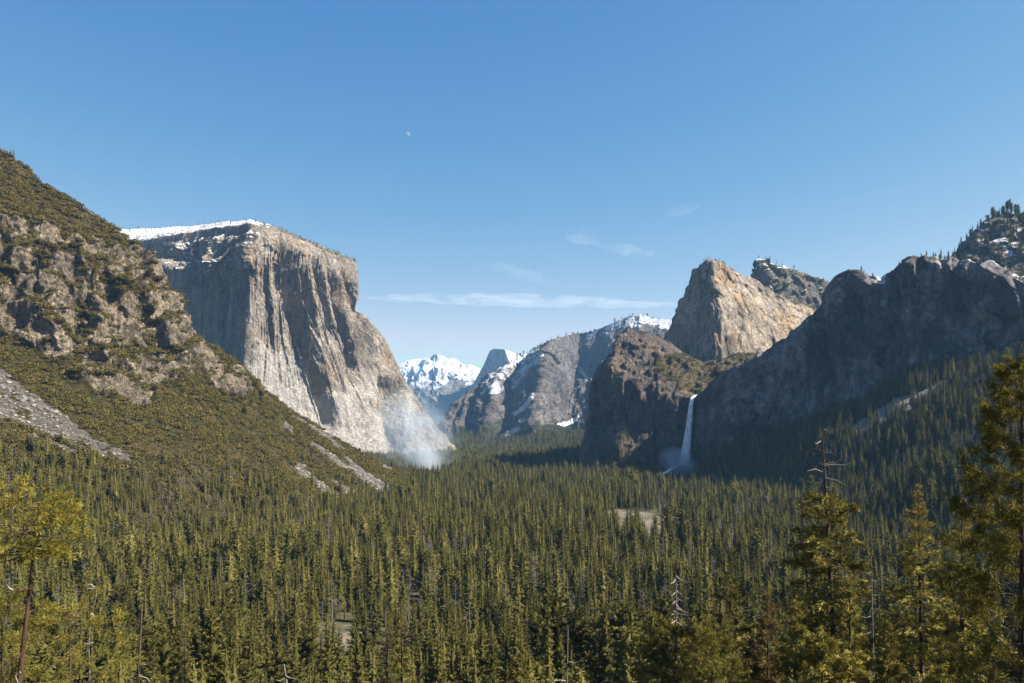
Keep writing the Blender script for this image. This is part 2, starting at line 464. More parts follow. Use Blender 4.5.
    nz = np.abs(p.normals()[..., 2])
    nn = fbm(p.G, 1 / 60.0, 4)
    top = 1 - sstep(p.cv[2] - 0.012, p.cv[2] + 0.006, V + nn * 0.05 + 0.020 * sstep(140, 165, px))
    snow = np.maximum(top * (1 - sstep(262, 285, px)), 0.6 * sstep(0.55, 0.8, nz) * (px < 260) * (py < 290))
    veg = 0.5 * sstep(255, 290, px) * (1 - sstep(p.cv[2] - .01, p.cv[2] + 0.03, V)) + 0.35 * sstep(425, 465, py) * sstep(395, 425, px)
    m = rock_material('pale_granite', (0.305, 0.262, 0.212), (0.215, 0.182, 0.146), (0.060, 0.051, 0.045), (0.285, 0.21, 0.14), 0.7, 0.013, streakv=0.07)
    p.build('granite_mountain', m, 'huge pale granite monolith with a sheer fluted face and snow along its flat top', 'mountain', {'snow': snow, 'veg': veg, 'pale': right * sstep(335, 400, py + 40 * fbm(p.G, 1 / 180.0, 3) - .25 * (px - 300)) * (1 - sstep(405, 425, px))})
    PATCH['monolith'] = p
build_monolith()

# ---- the rocky slope that comes down from the left
def build_slope():
    ridge = [(-330, 20, 1250), (-150, 70, 1400), (0, 150, 1500), (15, 157, 1510), (29, 167, 1520), (36, 178, 1525), (58, 190, 1530), (77, 202, 1540), (95, 216, 1545), (115, 230, 1550), (129, 242, 1560), (148, 259, 1570), (158, 277, 1575), (172, 299, 1580), (181, 318, 1585), (209, 343, 1610), (236, 364, 1640), (268, 394, 1690), (288, 411, 1740), (309, 424, 1790), (338, 441, 1850), (367, 457, 1910), (391, 468, 1970), (414, 477, 2060), (441, 486, 2150)]
    def mids(r):
        px = r[0]
        return (px, np.interp(px, [-330, 0, 100, 200, 300, 380, 441], [330, 345, 365, 400, 452, 480, 490]),
                np.interp(px, [-330, 0, 100, 200, 300, 380, 441], [980, 1260, 1330, 1410, 1530, 1720, 1980]))
    def foot(r):
        px = r[0]
        d = np.interp(px, [-330, 0, 100, 200, 300, 380, 441], [520, 800, 920, 1030, 1160, 1340, 1640])
        return (px, HY + F * 172.0 / d, d)
    def upper(r):
        m = mids(r); f = 0.42
        z0 = (HY - r[1]) * r[2]; z1 = (HY - m[1]) * m[2]
        d = r[2] * (1 - f) + m[2] * f - 35 * min(1, max(0, (300 - r[0]) / 200))
        return (r[0], HY - (z0 * (1 - f) + z1 * f) / d, d)
    back = [(r[0], HY - (HY - r[1]) * r[2] / (r[2] + 700) + 60, r[2] + 700) for r in ridge]
    rows = [back, ridge, [upper(r) for r in ridge], [mids(r) for r in ridge], [foot(r) for r in ridge]]
    p = Patch(rows, [14, 120, 130, 150], 900, smooth=2)
    U, V = p.U, p.Vp
    px, py = proj(p.G)
    jx = px + 14 * fbm(p.G, 1 / 90.0, 4); jy = py + 12 * fbm(p.G + 500, 1 / 90.0, 4)
    rock = poly_mask(jx, jy, [(-330, 120), (-20, 215), (30, 225), (60, 240), (100, 238), (135, 245), (160, 285), (185, 318), (215, 350), (245, 372), (262, 395), (240, 395), (200, 372), (160, 380), (150, 402), (105, 398), (62, 372), (30, 345), (-330, 250)])
    scree = poly_mask(jx * 0.5 + px * 0.5, jy * .5 + py * .5, [(-330, 240), (0, 366), (22, 385), (60, 412), (92, 438), (126, 462), (104, 460), (60, 440), (28, 424), (-330, 330)])
    scree = np.maximum(scree, poly_mask(jx * .6 + px * .4, jy * .6 + py * .4, [(276, 405), (305, 420), (340, 446), (372, 470), (405, 492), (415, 502), (385, 496), (350, 478), (315, 450), (285, 425)]))
    scree = np.maximum(scree, poly_mask(jx * .6 + px * .4, jy * .6 + py * .4, [(285, 452), (320, 468), (350, 487), (380, 502), (375, 508), (340, 496), (300, 470)]))
    scree = np.maximum(scree, poly_mask(px, jy * .5 + py * .5, [(20, 425), (60, 446), (88, 458), (70, 457), (40, 444)]))
    scree = np.maximum(scree, poly_mask(px, jy * .3 + py * .7, [(100, 446), (125, 456), (140, 467), (120, 462)]))
    aq = px * .62 - py * .78; al = px * .78 + py * .62
    stv = fbm(np.stack([aq * .11, al * .016, 0 * px], -1), 1.0, 4, .6)
    scree = scree * (stv > .02 - .40 * (px < 140))
    thin = (stv > .30) * sstep(255, 285, px) * (1 - sstep(400, 425, px)) * sstep(395, 410, py) * (1 - sstep(495, 510, py))
    scree = np.maximum(scree, thin)
    for _ in range(3):
        k = rock.copy(); k[1:-1] += rock[:-2] + rock[2:]; rock = k / 3; k = rock.copy(); k[:, 1:-1] += rock[:, :-2] + rock[:, 2:]; rock = k / 3
    n0 = p.sm_normals(12)
    def stairs(h, amp, warp, seed):
        z = p.G[..., 2] + 0.16 * p.G[..., 0] + warp * fbm(p.G + seed, 1 / (h * 4.5), 4)
        f = (z / h) % 1.0
        a = amp * np.clip(.55 + 1.1 * fbm(p.G + seed * 2, 1 / (h * 3.2), 3), 0, 1.2)
        return a * np.where(f < .78, f / .78, (1 - f) / .22), (f > .76) * (a > amp * .35)
    s1, t1 = stairs(58, 24, 80, 100.0); s2, t2 = stairs(24, 9, 36, 300.0); s3, t3 = stairs(10, 3.2, 16, 700.0)
    tread = np.maximum(t1, .7 * t2)
    nb = sstep(-.06, .06, fbm(p.G + 40, 1 / 120.0, 4, .5, (1, 1, .45))) * 22 + sstep(-.06, .06, fbm(p.G + 900, 1 / 48.0, 3, .5, (1, 1, .4))) * 9
    d = rock * (nb + s1 + s2 + s3 + ridged(p.G, 1 / 150.0, 5, .55, (1, 1, .5)) * 22 - 36) + (1 - rock) * (fbm(p.G, 1 / 160.0, 4) * 12) + fbm(p.G, 1 / 420.0, 3) * 22
    edge = sstep(0.0, 0.1, V - 0.02)
    p.push(d * (0.35 + 0.65 * edge), n0)
    p.push(fbm(p.G, 1 / 16.0, 4, 0.65) * (0.6 + 3.2 * rock) + rock * (ridged(p.G, 1 / 30.0, 4, .6) * 5 + ridged(p.G + 77, 1 / 12.0, 3, .6) * 2), n0)
    nz = np.abs(p.normals()[..., 2])
    nn = fbm(p.G, 1 / 40.0, 4)
    veg = np.clip(1.05 - 0.85 * rock + 0.35 * rock * sstep(0.45, 0.8, nz) + .42 * rock * tread + .08 * rock + nn * (.35 + .6 * rock), 0, 1.2)
    veg = np.where(scree > 0.5, -0.3, veg)
    p.rock = rock; p.scr = scree; p.vegm = veg
    m = rock_material('slope_rock', (0.265, 0.215, 0.155), (0.17, 0.136, 0.10), (0.055, 0.046, 0.037), (0.25, 0.19, 0.12), 0.7, 0.03, veg=(0.062, 0.050, 0.017), vegdark=(0.024, 0.022, 0.009), scale=1.5, bump=2.0, streakv=0.5, dapple=0.05)
    p.build('hillside_terrain', m, 'steep sunlit mountainside with tan broken cliffs above olive brush and grey scree', 'hillside', {'veg': veg, 'scree': scree})
    PATCH['slope'] = p
build_slope()

# ---- forested slope rising to the right
def build_right_slope():
    top = [(640, 472, 2350), (690, 466, 2080), (740, 452, 1960), (780, 440, 1870), (840, 418, 1700), (900, 392, 1590), (960, 380, 1500), (1024, 366, 1430), (1250, 325, 1350), (1500, 300, 1300)]
    foot = [(640, HY + F * 170 / 2250, 2250), (690, HY + F * 172 / 2000, 2000), (740, HY + F * 172 / 1720, 1720), (780, HY + F * 172 / 1450, 1450), (840, HY + F * 172 / 1110, 1110), (900, HY + F * 172 / 940, 940), (960, HY + F * 172 / 800, 800), (1024, HY + F * 172 / 690, 690), (1250, HY + F * 172 / 560, 560), (1500, HY + F * 172 / 480, 480)]
    mid = []
    for a, b in zip(top, foot):
        f = 0.5; d = a[2] * (1 - f) + b[2] * f
        z = ((HY - a[1]) * a[2] * (1 - f) + (HY - b[1]) * b[2] * f) / F - 22
        mid.append((a[0], HY - z * F / d, d))
    back = [(a[0], HY - (HY - a[1]) * a[2] / (a[2] + 260) - 22, a[2] + 260) for a in top]
    p = Patch([back, top, mid, foot], [10, 50, 60], 420, smooth=3)
    n0 = p.sm_normals(10)
    p.push(fbm(p.G, 1 / 220.0, 4) * 16 + fbm(p.G, 1 / 40.0, 4) * 4, n0)
    px, py = proj(p.G)
    jx = px + 10 * fbm(p.G, 1 / 60.0, 4); jy = py + 8 * fbm(p.G + 50, 1 / 60.0, 4)
    scree = poly_mask(jx, jy, [(845, 432), (880, 408), (915, 392), (948, 380), (950, 390), (915, 408), (885, 424), (860, 440)])
    p.scr = scree
    m = rock_material('forest_slope_rock', (0.30, 0.27, 0.23), (0.2, 0.18, 0.15), (0.1, 0.09, 0.08), (0.25, 0.2, 0.15), 0.3, 0.03, veg=(0.06, 0.055, 0.03), vegdark=(0.03, 0.03, 0.015), scale=1.5, bump=1.5, scree=(0.22, 0.20, 0.18))
    p.build('forest_slope_terrain', m, 'long forested slope rising to the foot of the shadowed cliff', 'hillside', {'veg': 1.0 - 1.3 * scree, 'scree': scree})
    PATCH['right_slope'] = p
build_right_slope()

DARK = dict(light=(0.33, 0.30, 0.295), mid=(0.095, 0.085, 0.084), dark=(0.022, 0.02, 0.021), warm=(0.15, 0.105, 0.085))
# ---- long shadowed wall
def build_wall():
    top = [(688, 398, 2250), (700, 393, 2110), (721, 374, 2060), (750, 361, 2000), (769, 346, 1965), (798, 328, 1920), (816, 309, 1890), (831, 287, 1860), (838, 277, 1840), (848, 272, 1820), (860, 271, 1800), (877, 276, 1790), (882, 282, 1800), (890, 272, 1760), (910, 258, 1720), (927, 258, 1700), (944, 260, 1680), (970, 260, 1640), (993, 265, 1600), (1024, 283, 1540), (1250, 250, 1440), (1500, 200, 1400)]
    base = [(686, 474, 2230), (697, 472, 2090)] + [(t[0], np.interp(t[0], [690, 740, 780, 840, 900, 960, 1024, 1250, 1500], [472, 462, 450, 428, 404, 392, 378, 340, 320]), t[2] + (np.interp(t[0], [700, 850, 1024], [-20, -70, -60]))) for t in top[2:]]
    mid = [((a[0] * .5 + b[0] * .5), (a[1] * .5 + b[1] * .5), (a[2] * .55 + b[2] * .45 + 10)) for a, b in zip(top, base)]
    back = [(t[0] + 25, HY - (HY - t[1]) * t[2] / (t[2] + 500) + (20 if t[0] < 830 else 14), t[2] + 500) for t in top]
    p = Patch([back, top, mid, base], [14, 130, 130], 720, smooth=2)
    n0 = p.sm_normals(10)
    U, V = p.U, p.Vp
    q = np.stack([U * 20, V * 2.2, 0 * U], -1); px0 = proj(p.G)[0]
    d = sstep(-.08, .08, perlin(q)) * 24 + sstep(-.06, .06, perlin(q * np.array([2.3, 2, 1]) + 4)) * 13 - ridged(np.stack([U * 22, V * 2.0, 0 * U], -1), 1.0, 5, .55) * 20
    d += fbm(p.G, 1 / 120.0, 5, 0.55, (1, 1, 0.6)) * 18
    on = sstep(p.cv[1] - 0.01, p.cv[1] + 0.06, V)
    calm = .08 + .92 * sstep(700, 735, px0)
    p.push(d * (0.25 + 0.75 * on) * calm, n0)
    p.push(fbm(p.G, 1 / 22.0, 4, 0.6, (1, 1, .7)) * 4 - ridged(p.G, 1 / 40.0, 4, .6, (1, 1, .4)) * 8 * on * calm, n0)
    px, py = proj(p.G)
    nn = fbm(p.G, 1 / 40.0, 3)
    edge = 1 - sstep(p.cv[1] - 0.005, p.cv[1] + 0.02, V + nn * .02)
    snow = 0.75 * edge * sstep(868, 885, px) + poly_mask(px, py, [(874, 272), (886, 272), (884, 284), (879, 284)])
    veg = 0.55 * edge * sstep(900, 930, px) + 0.3 * sstep(0.2, 0.5, nn) * sstep(.5, .8, np.abs(p.normals()[..., 2]))
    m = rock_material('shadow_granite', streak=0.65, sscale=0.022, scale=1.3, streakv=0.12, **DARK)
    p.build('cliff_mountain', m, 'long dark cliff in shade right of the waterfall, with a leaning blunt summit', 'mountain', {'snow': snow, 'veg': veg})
    PATCH['wall'] = p
build_wall()

# ---- lower buttress left of the waterfall
def build_buttress():
    crest = [(604, 369, 2460), (611, 360, 2450), (618, 335, 2440), (628, 328, 2430), (648, 330.5, 2420), (659, 337, 2420), (681, 350, 2430), (704, 362, 2440), (740, 352, 2500), (780, 352, 2550)]
    rim = [(596, 379, 2300), (605, 372, 2290), (614, 366, 2280), (629, 381, 2250), (648, 400, 2200), (660, 396, 2190), (676, 397, 2165), (693, 397.5, 2150), (718, 385, 2220), (750, 375, 2300)]
    low = [(590, 425, 2290), (601, 424, 2270), (612, 424, 2250), (628, 425, 2220), (645, 428, 2190), (658, 428, 2185), (676, 428, 2165), (693, 430, 2150), (718, 425, 2220), (750, 425, 2300)]
    base = [(582, 482, 2240), (598, 481, 2215), (612, 480, 2200), (628, 479, 2180), (645, 478, 2160), (658, 477, 2160), (676, 476, 2150), (692, 476, 2145), (716, 475, 2220), (750, 475, 2300)]
    back = [(c[0] + 8, c[1] + 55, c[2] + 500) for c in crest]
    rows = hide_end([back, crest, rim, low, base], 600, -1)
    p = Patch(rows, [14, 70, 80, 90], 460, smooth=2)
    n0 = p.sm_normals(8)
    U, V = p.U, p.Vp
    q = np.stack([U * 13, V * 3.0, 0 * U + 7], -1)
    cl = sstep(p.cv[2] - .05, p.cv[2] + .04, V)
    d = cl * (sstep(-.08, .08, perlin(q)) * 12 + ridged(np.stack([U * 18, V * 2.2, 0 * U], -1), 1.0, 4) * 8) + fbm(p.G, 1 / 100.0, 5, .55) * 14 + (1 - cl) * sstep(p.cv[1], p.cv[1] + .1, V) * (ridged(p.G, 1 / 70.0, 5, .6) * 12 + sstep(-.05, .05, fbm(p.G + 30, 1 / 50.0, 3)) * 10)
    px, py = proj(p.G)
    d *= 1 - .85 * sstep(668, 684, px) * sstep(385, 400, py)
    d += 45 * np.exp(-((px - 626) / 13) ** 2) * sstep(425, 455, py)     # brushy knob at the foot
    p.push(d, n0)
    p.push(fbm(p.G, 1 / 22.0, 4, .6) * 4, n0)
    px, py = proj(p.G)
    nn = fbm(p.G, 1 / 45.0, 4)
    ledge = poly_mask(px + 6 * nn, py, [(652, 354), (690, 352), (790, 345), (790, 372), (705, 398), (676, 388), (655, 370)])
    veg = 0.62 * ledge + nn * .3 + 0.55 * sstep(455, 474, py + 8 * nn) + 0.5 * poly_mask(px, py, [(612, 440), (630, 426), (645, 445), (655, 465), (640, 480), (600, 480)])
    m = rock_material('brown_granite', (0.17, 0.138, 0.112), (0.105, 0.085, 0.07), (0.036, 0.03, 0.027), (0.17, 0.125, 0.088), 0.65, 0.025, veg=(0.09, 0.075, 0.03), vegdark=(0.04, 0.037, 0.016), scale=1.3, streakv=0.25)
    p.build('buttress_mountain', m, 'dark brown rock buttress with a brushy top, left of the waterfall', 'mountain', {'veg': veg})
    PATCH['buttress'] = p
build_buttress()

# ---- the domed rock behind
def build_dome():
    top = [(664, 345, 3050), (670, 331, 2990), (677, 317, 2930), (688, 288, 2830), (696, 271, 2760), (704, 265.5, 2720), (712, 263, 2690), (726, 266, 2720), (743, 275, 2780), (762, 286, 2840), (790, 300, 2900), (818, 313, 2960), (850, 330, 3000)]
    mid = [(664, 360, 2950), (672, 345, 2880), (681, 334, 2810), (694, 318, 2710), (706, 312, 2640), (713, 310, 2610), (720, 310, 2600), (736, 313, 2640), (756, 322, 2690), (776, 330, 2740), (796, 338, 2790), (818, 346, 2840), (850, 360, 2880)]
    base = [(664, 420, 2860), (674, 420, 2790), (684, 420, 2720), (696, 420, 2640), (706, 420, 2570), (714, 420, 2520), (724, 420, 2490), (746, 420, 2490), (764, 420, 2530), (782, 420, 2570), (800, 420, 2620), (820, 420, 2680), (850, 420, 2720)]
    back = [(t[0] + 4, t[1] + 60, t[2] + 600) for t in top]
    p = Patch(hide_end([back, top, mid, base], 700, -1), [14, 110, 110], 460, smooth=4)
    n0 = p.sm_normals(8)
    U, V = p.U, p.Vp
    px, py = proj(p.G)
    q = np.stack([U * 14, V * 5.0, 0 * U + 2], -1)
    left = 1 - sstep(712, 730, px)
    d = sstep(-.08, .08, perlin(q)) * 7 + sstep(-.08, .08, perlin(q * 2.1 + 7)) * 4 + fbm(p.G, 1 / 110.0, 5, .55) * 8 + left * ridged(np.stack([U * 26, V * 3, 0 * U], -1), 1.0, 4) * 9
    p.push(d, n0); p.push(fbm(p.G, 1 / 24.0, 4, .6) * 4, n0)
    px, py = proj(p.G)
    nn = fbm(p.G, 1 / 50.0, 4)
    veg = nn * .5 + 0.45 * (1 - sstep(p.cv[1], p.cv[1] + .06, V)) + 0.5 * sstep(345, 372, py + 10 * nn)
    m = rock_material('tan_granite', (0.42, 0.355, 0.285), (0.29, 0.236, 0.18), (0.07, 0.058, 0.05), (0.40, 0.275, 0.15), 0.7, 0.02, scale=1.2, streakv=0.3)
    p.build('dome_mountain', m, 'rounded granite dome, dark on one flank and tan on the sunlit one, behind the waterfall cliff', 'mountain', {'veg': veg})
    PATCH['dome'] = p
build_dome()

def build_back_rock():
    top = [(735, 292, 3500), (748, 284, 3450), (757, 262, 3400), (769, 259, 3380), (783, 264, 3390), (794, 271, 3400), (812, 276, 3420), (829, 282, 3450), (850, 296, 3500), (890, 320, 3550)]
    base = [(730, 380, 3250), (745, 380, 3200), (757, 380, 3150), (769, 380, 3130), (783, 380, 3140), (796, 380, 3150), (814, 380, 3160), (834, 380, 3200), (860, 380, 3250), (900, 380, 3300)]
    mid = [(a[0], a[1] * .6 + b[1] * .4, a[2] * .75 + b[2] * .25) for a, b in zip(top, base)]
    back = [(t[0], t[1] + 50, t[2] + 500) for t in top]
    p = Patch([back, top, mid, base], [10, 70, 40], 260, smooth=2)
    n0 = p.sm_normals(8)
    p.push(fbm(p.G, 1 / 130.0, 5, .55) * 30 + sstep(-.08, .08, fbm(p.G, 1 / 60.0, 3)) * 14, n0)
    p.push(fbm(p.G, 1 / 26.0, 4, .6) * 6, n0)
    nn = fbm(p.G, 1 / 90.0, 4); nz = np.abs(p.normals()[..., 2])
    snow = 0.12 + 0.35 * sstep(.4, .8, nz) + nn * .5
    m = rock_material('snowy_rock', (0.22, 0.20, 0.17), (0.15, 0.135, 0.115), (0.07, 0.065, 0.055), (0.2, 0.16, 0.12), 0.5, 0.03, vegdark=(0.02, 0.024, 0.012), veg=(0.05, 0.05, 0.022), scale=1.1)
    p.build('rocky_mountain', m, 'small dark rock summit with snow patches behind the tan dome', 'mountain', {'snow': snow, 'veg': 0.45 + nn * .4})
    PATCH['back_rock'] = p
build_back_rock()

def build_forest_peak():
    top = [(900, 275, 2300), (930, 262, 2280), (944, 256, 2260), (959, 247, 2250), (974, 233, 2240), (986, 226, 2230), (1004, 213, 2220), (1024, 212, 2200), (1100, 180, 2150), (1250, 150, 2100), (1500, 140, 2000)]
    base = [(t[0], 330, t[2] - 430 - 100 * min(1, max(0, (t[0] - 940) / 100))) for t in top]
    mid = [(a[0], a[1] * .55 + b[1] * .45, a[2] * .6 + b[2] * .4) for a, b in zip(top, base)]
    back = [(t[0], t[1] + 70, t[2] + 600) for t in top]
    p = Patch([back, top, mid, base], [10, 70, 40], 300, smooth=2)
    n0 = p.sm_normals(8)
    p.push(fbm(p.G, 1 / 110.0, 5, .55) * 26 + sstep(-.08, .08, fbm(p.G, 1 / 45.0, 3)) * 8, n0)
    p.push(fbm(p.G, 1 / 22.0, 4, .6) * 4, n0)
    nn = fbm(p.G, 1 / 70.0, 4); nz = np.abs(p.normals()[..., 2])
    p.snw = -0.14 + 0.5 * sstep(.35, .8, nz) + nn * .6
    m = rock_material('peak_rock', (0.2, 0.18, 0.16), (0.14, 0.125, 0.11), (0.07, 0.06, 0.055), (0.2, 0.16, 0.12), 0.5, 0.03, scale=1.3, vegdark=(0.018, 0.02, 0.012), veg=(0.045, 0.042, 0.022))
    p.build('forest_peak_mountain', m, 'dark forested peak with snow patches rising above the long shaded cliff', 'mountain', {'snow': p.snw, 'veg': 0.5 - nn * .5})
    PATCH['forest_peak'] = p
build_forest_peak()

# ---- snow-streaked wall at the head of the valley
def build_head():
    crest = [(440, 434, 5600), (458, 406, 5900), (474, 387, 6100), (489, 377.5, 6250), (511, 362, 6450), (534, 350, 6800), (549, 340, 5950), (568, 335, 6350), (580, 333, 6950), (594, 330.5, 6780), (612, 323, 6640), (630, 315.5, 6540), (640, 314, 6470), (652, 318, 6400), (676, 320, 6280), (730, 330, 6000)]
    mid = [(438, 440, 5500), (455, 415, 5750), (470, 402, 5950), (480, 396, 6150), (496, 388, 5750), (508, 383, 6450), (543, 374, 5700), (564, 378, 6050), (573, 380, 6700), (588, 380, 6420), (606, 383, 6180), (630, 385, 5960), (640, 385, 5900), (652, 385, 5800), (676, 385, 5650), (730, 385, 5400)]
    foot = [(436, 447, 5250), (450, 443, 5300), (462, 438, 5350), (470, 434, 5450), (486, 430, 5150), (494, 440, 5350), (534, 437, 5050), (554, 431, 5200), (566, 434, 5500), (582, 434, 5360), (602, 435, 5200), (630, 435, 5060), (640, 435, 5000), (652, 435, 4960), (676, 435, 4900), (730, 435, 4760)]
    apron = [(c[0] - 5, HY + F * 185 / 4500.0, 4500) for c in foot]
    back = [(c[0], c[1] + 45, c[2] + 1200) for c in crest]
    p = Patch([back, crest, mid, foot, apron], [10, 120, 110, 60], 640, smooth=1)
    U, V = p.U, p.Vp
    n0 = p.sm_normals(10)
    px, py = proj(p.G)
    on = sstep(p.cv[1] - .01, p.cv[1] + .22, V) * (1 - .8 * sstep(p.cv[3] - .04, p.cv[3] + .06, V))
    d = (ridged(np.stack([U * 20, V * 2.0, 0 * U], -1), 1.0, 5) * 34 + sstep(-.05, .05, perlin(np.stack([U * 26, V * 5, 0 * U], -1))) * 24 + ridged(p.G, 1 / 170.0, 5, .62, (1, 1, .45)) * 34) * on + fbm(p.G, 1 / 260.0, 5, .6) * 24 * (.3 + .7 * on)
    p.push(d, n0); p.push((fbm(p.G, 1 / 60.0, 4, .65) * 16 + ridged(p.G, 1 / 80.0, 3, .6, (1, 1, .5)) * 14) * (.3 + .7 * on), n0)
    px, py = proj(p.G)
    nz = np.abs(p.normals()[..., 2]); nn = fbm(p.G, 1 / 170.0, 5)
    up = 1 - sstep(350, 395, py)
    band = poly_mask(px + 6 * nn, py + 6 * nn, [(480, 376), (511, 358), (540, 343), (544, 360), (528, 374), (505, 392), (480, 395)])
    toph = 1 - sstep(p.cv[1], p.cv[1] + 0.13, V + nn * .1)
    snow = band * .5 + .6 * toph * sstep(555, 600, px) * sstep(.15, .5, nz + nn * .3) + sstep(.5, .8, nz) * .25 * up + .3 * sstep(600, 640, px) * toph - .05
    gul = np.zeros_like(px)
    for poly in ([(494, 440), (506, 432), (518, 426), (520, 429), (508, 437), (496, 444)], [(544, 454), (556, 446), (568, 434), (576, 430), (573, 440), (562, 449), (548, 456)], [(512, 413), (522, 406), (528, 398), (533, 392), (532, 400), (524, 410), (514, 416)], [(577, 364), (590, 378), (588, 382), (576, 367)], [(556, 424), (570, 420), (580, 415), (578, 421), (564, 427)]):
        gul = np.maximum(gul, poly_mask(px + 2 * nn, py + 1.5 * nn, poly))
    snow = np.maximum(snow, gul * 1.2)
    veg = 1.1 * sstep(p.cv[3] - .09, p.cv[3] + .03, V + nn * .06) + .35 * toph * (px < 600) + .3 * sstep(-.1, .3, nn) - gul
    m = rock_material('far_granite', (0.18, 0.160, 0.146), (0.115, 0.103, 0.095), (0.04, 0.037, 0.036), (0.17, 0.135, 0.108), 0.7, 0.009, veg=(0.05, 0.055, 0.028), vegdark=(0.02, 0.026, 0.014), scale=0.45, bump=8.0, streakv=0.2, dapple=0.06)
    p.build('valley_head_mountain', m, 'tall grey cliffs with snow gullies closing the valley behind the forest', 'mountain', {'snow': snow, 'veg': veg})
    PATCH['head'] = p
build_head()

def build_half_dome():
    top = [(455, 402, 13300), (470, 389, 13300), (482, 368, 13350), (487, 357, 13400), (490.5, 350, 13350), (494, 348, 13250), (504, 348.6, 12900), (513, 351.5, 13100), (522, 356, 13300), (532, 364, 13500), (550, 380, 13700)]
    base = [(445, 450, 13100), (465, 450, 13000), (482, 450, 12900), (492, 450, 12800), (500, 450, 12700), (508, 450, 12600), (516, 450, 12500), (528, 450, 12600), (538, 450, 12800), (550, 450, 13000), (565, 450, 13200)]
    mid = [(455, 412, 13300), (470, 400, 13250), (482, 385, 13200), (490, 378, 13100), (497, 375, 13000), (504, 374, 12900), (514, 374, 12800), (523, 376, 12950), (532, 380, 13100), (542, 386, 13300), (558, 395, 13500)]
    back = [(t[0], t[1] + 40, t[2] + 1200) for t in top]
    p = Patch([back, top, mid, base], [10, 60, 40], 220, smooth=2)
    n0 = p.sm_normals(4)
    p.push(fbm(p.G, 1 / 400.0, 5, .5) * 22, n0)
    px, py = proj(p.G)
    nn = fbm(p.G, 1 / 300.0, 4); nz = np.abs(p.normals()[..., 2])
    snow = sstep(498, 512, px) * (1 - sstep(358, 372, py)) * .6 + sstep(.6, .9, nz) * .4 + nn * .3
    m = rock_material('dome_granite', (0.26, 0.235, 0.21), (0.21, 0.19, 0.17), (0.12, 0.11, 0.10), (0.25, 0.21, 0.17), 0.4, 0.004, scale=0.25, bump=10, veg=(0.05, 0.055, 0.03))
    p.build('split_dome_mountain', m, 'far half dome with a sheer blue face and pale rounded back', 'mountain', {'snow': snow, 'veg': sstep(385, 410, py)})
build_half_dome()

def build_snow_range():
    top = [(300, 380, 15200), (370, 372, 15200), (395, 366, 15200), (405, 360.5, 15200), (413, 358, 15150), (421, 357.5, 15100), (427, 356.5, 15100), (433, 359, 15100), (439, 360, 15050), (447, 361.5, 15000), (455, 361.5, 15000), (464, 364, 15000), (472, 366, 15000), (480, 371, 15050), (500, 378, 15100), (560, 385, 15100)]
    z = lambda r, f, dd: [(t[0], t[1] + f, t[2] - dd) for t in r]
    rows = [z(top, 50, -1500), top, z(top, 14, 500), z(top, 40, 1300), z(top, 90, 2200)]
    p = Patch(rows, [8, 40, 60, 60], 420, smooth=2)
    n0 = p.sm_normals(6)
    p.push(ridged(p.G, 1 / 1100.0, 6, .55, (1, .5, .6)) * 330 * sstep(.06, .2, p.Vp) + fbm(p.G, 1 / 300.0, 4) * 60, n0)
    px, py = proj(p.G)
    nn = fbm(p.G, 1 / 500.0, 5)
    nz = np.abs(p.normals()[..., 2])
    snow = .95 - sstep(368, 400, py + 22 * nn) * .9 + nn * .5 - .7 * (1 - sstep(.15, .5, nz))
    m = rock_material('snow_range_rock', (0.22, 0.205, 0.195), (0.16, 0.15, 0.143), (0.09, 0.085, 0.083), (0.2, 0.18, 0.16), 0.4, 0.004, scale=0.2, bump=14, veg=(0.045, 0.055, 0.035), vegdark=(0.02, 0.028, 0.018), dapple=.03)
    p.build('snow_mountain', m, 'distant snow covered mountain range at the end of the valley', 'mountain', {'snow': snow, 'veg': sstep(380, 420, py + 14 * nn) * .9})
build_snow_range()

# ------------------------------------------------------------------ trees
def blades(C, D, L, Wd, rng, nrm=None):
    n = len(C)
    R = rng.normal(size=(n, 3))
    if nrm is not None: R = R * .28 + nrm
    S = np.cross(D, R); S /= np.linalg.norm(S, axis=1, keepdims=True) + 1e-9
    D = D / (np.linalg.norm(D, axis=1, keepdims=True) + 1e-9)
    L = np.broadcast_to(L, (n,))[:, None]; Wd = np.broadcast_to(Wd, (n,))[:, None]
    V = np.stack([C, C + D * L * .5 + S * Wd * .5, C + D * L, C + D * L * .5 - S * Wd * .5], 1)
    return V.reshape(-1, 3)

def tubes(P, Rd, sides=5):
    """P (B,k,3), Rd (B,k): open tubes"""
    B, k, _ = P.shape
    D = np.gradient(P, axis=1); D /= np.linalg.norm(D, axis=2, keepdims=True) + 1e-9
    ref = np.where(np.abs(D[..., 2:3]) > .8, np.array([1.0, 0, 0]), np.array([0, 0, 1.0]))
    A = np.cross(D, ref); A /= np.linalg.norm(A, axis=2, keepdims=True) + 1e-9
    Bv = np.cross(D, A)
    th = np.arange(sides) / sides * 2 * np.pi
    V = P[:, :, None, :] + Rd[:, :, None, None] * (A[:, :, None, :] * np.cos(th)[:, None] + Bv[:, :, None, :] * np.sin(th)[:, None])
    idx = np.arange(B * k * sides).reshape(B, k, sides)
    nx = np.roll(idx, -1, axis=2)
    Q = np.stack([idx[:, :-1], nx[:, :-1], nx[:, 1:], idx[:, 1:]], -1).reshape(-1, 4)
    return V.reshape(-1, 3), Q

def prof_cone(t): return (1 - t) ** 0.9 * (0.6 + 0.4 * np.minimum(1, t * 6 + .3)) + 0.015
def prof_column(t): return np.minimum(1.0, (1 - t) ** 0.55 * 1.05) * (0.7 + .3 * np.minimum(1, t * 5)) + .012
def prof_pine(t): return np.sin(np.pi * np.clip(0.12 + t * .82, 0, 1)) ** .7 + .06
def prof_flat(t): return np.clip(.35 + t * 1.1, 0, 1) * np.clip((1.02 - t) * 6, 0.2, 1)

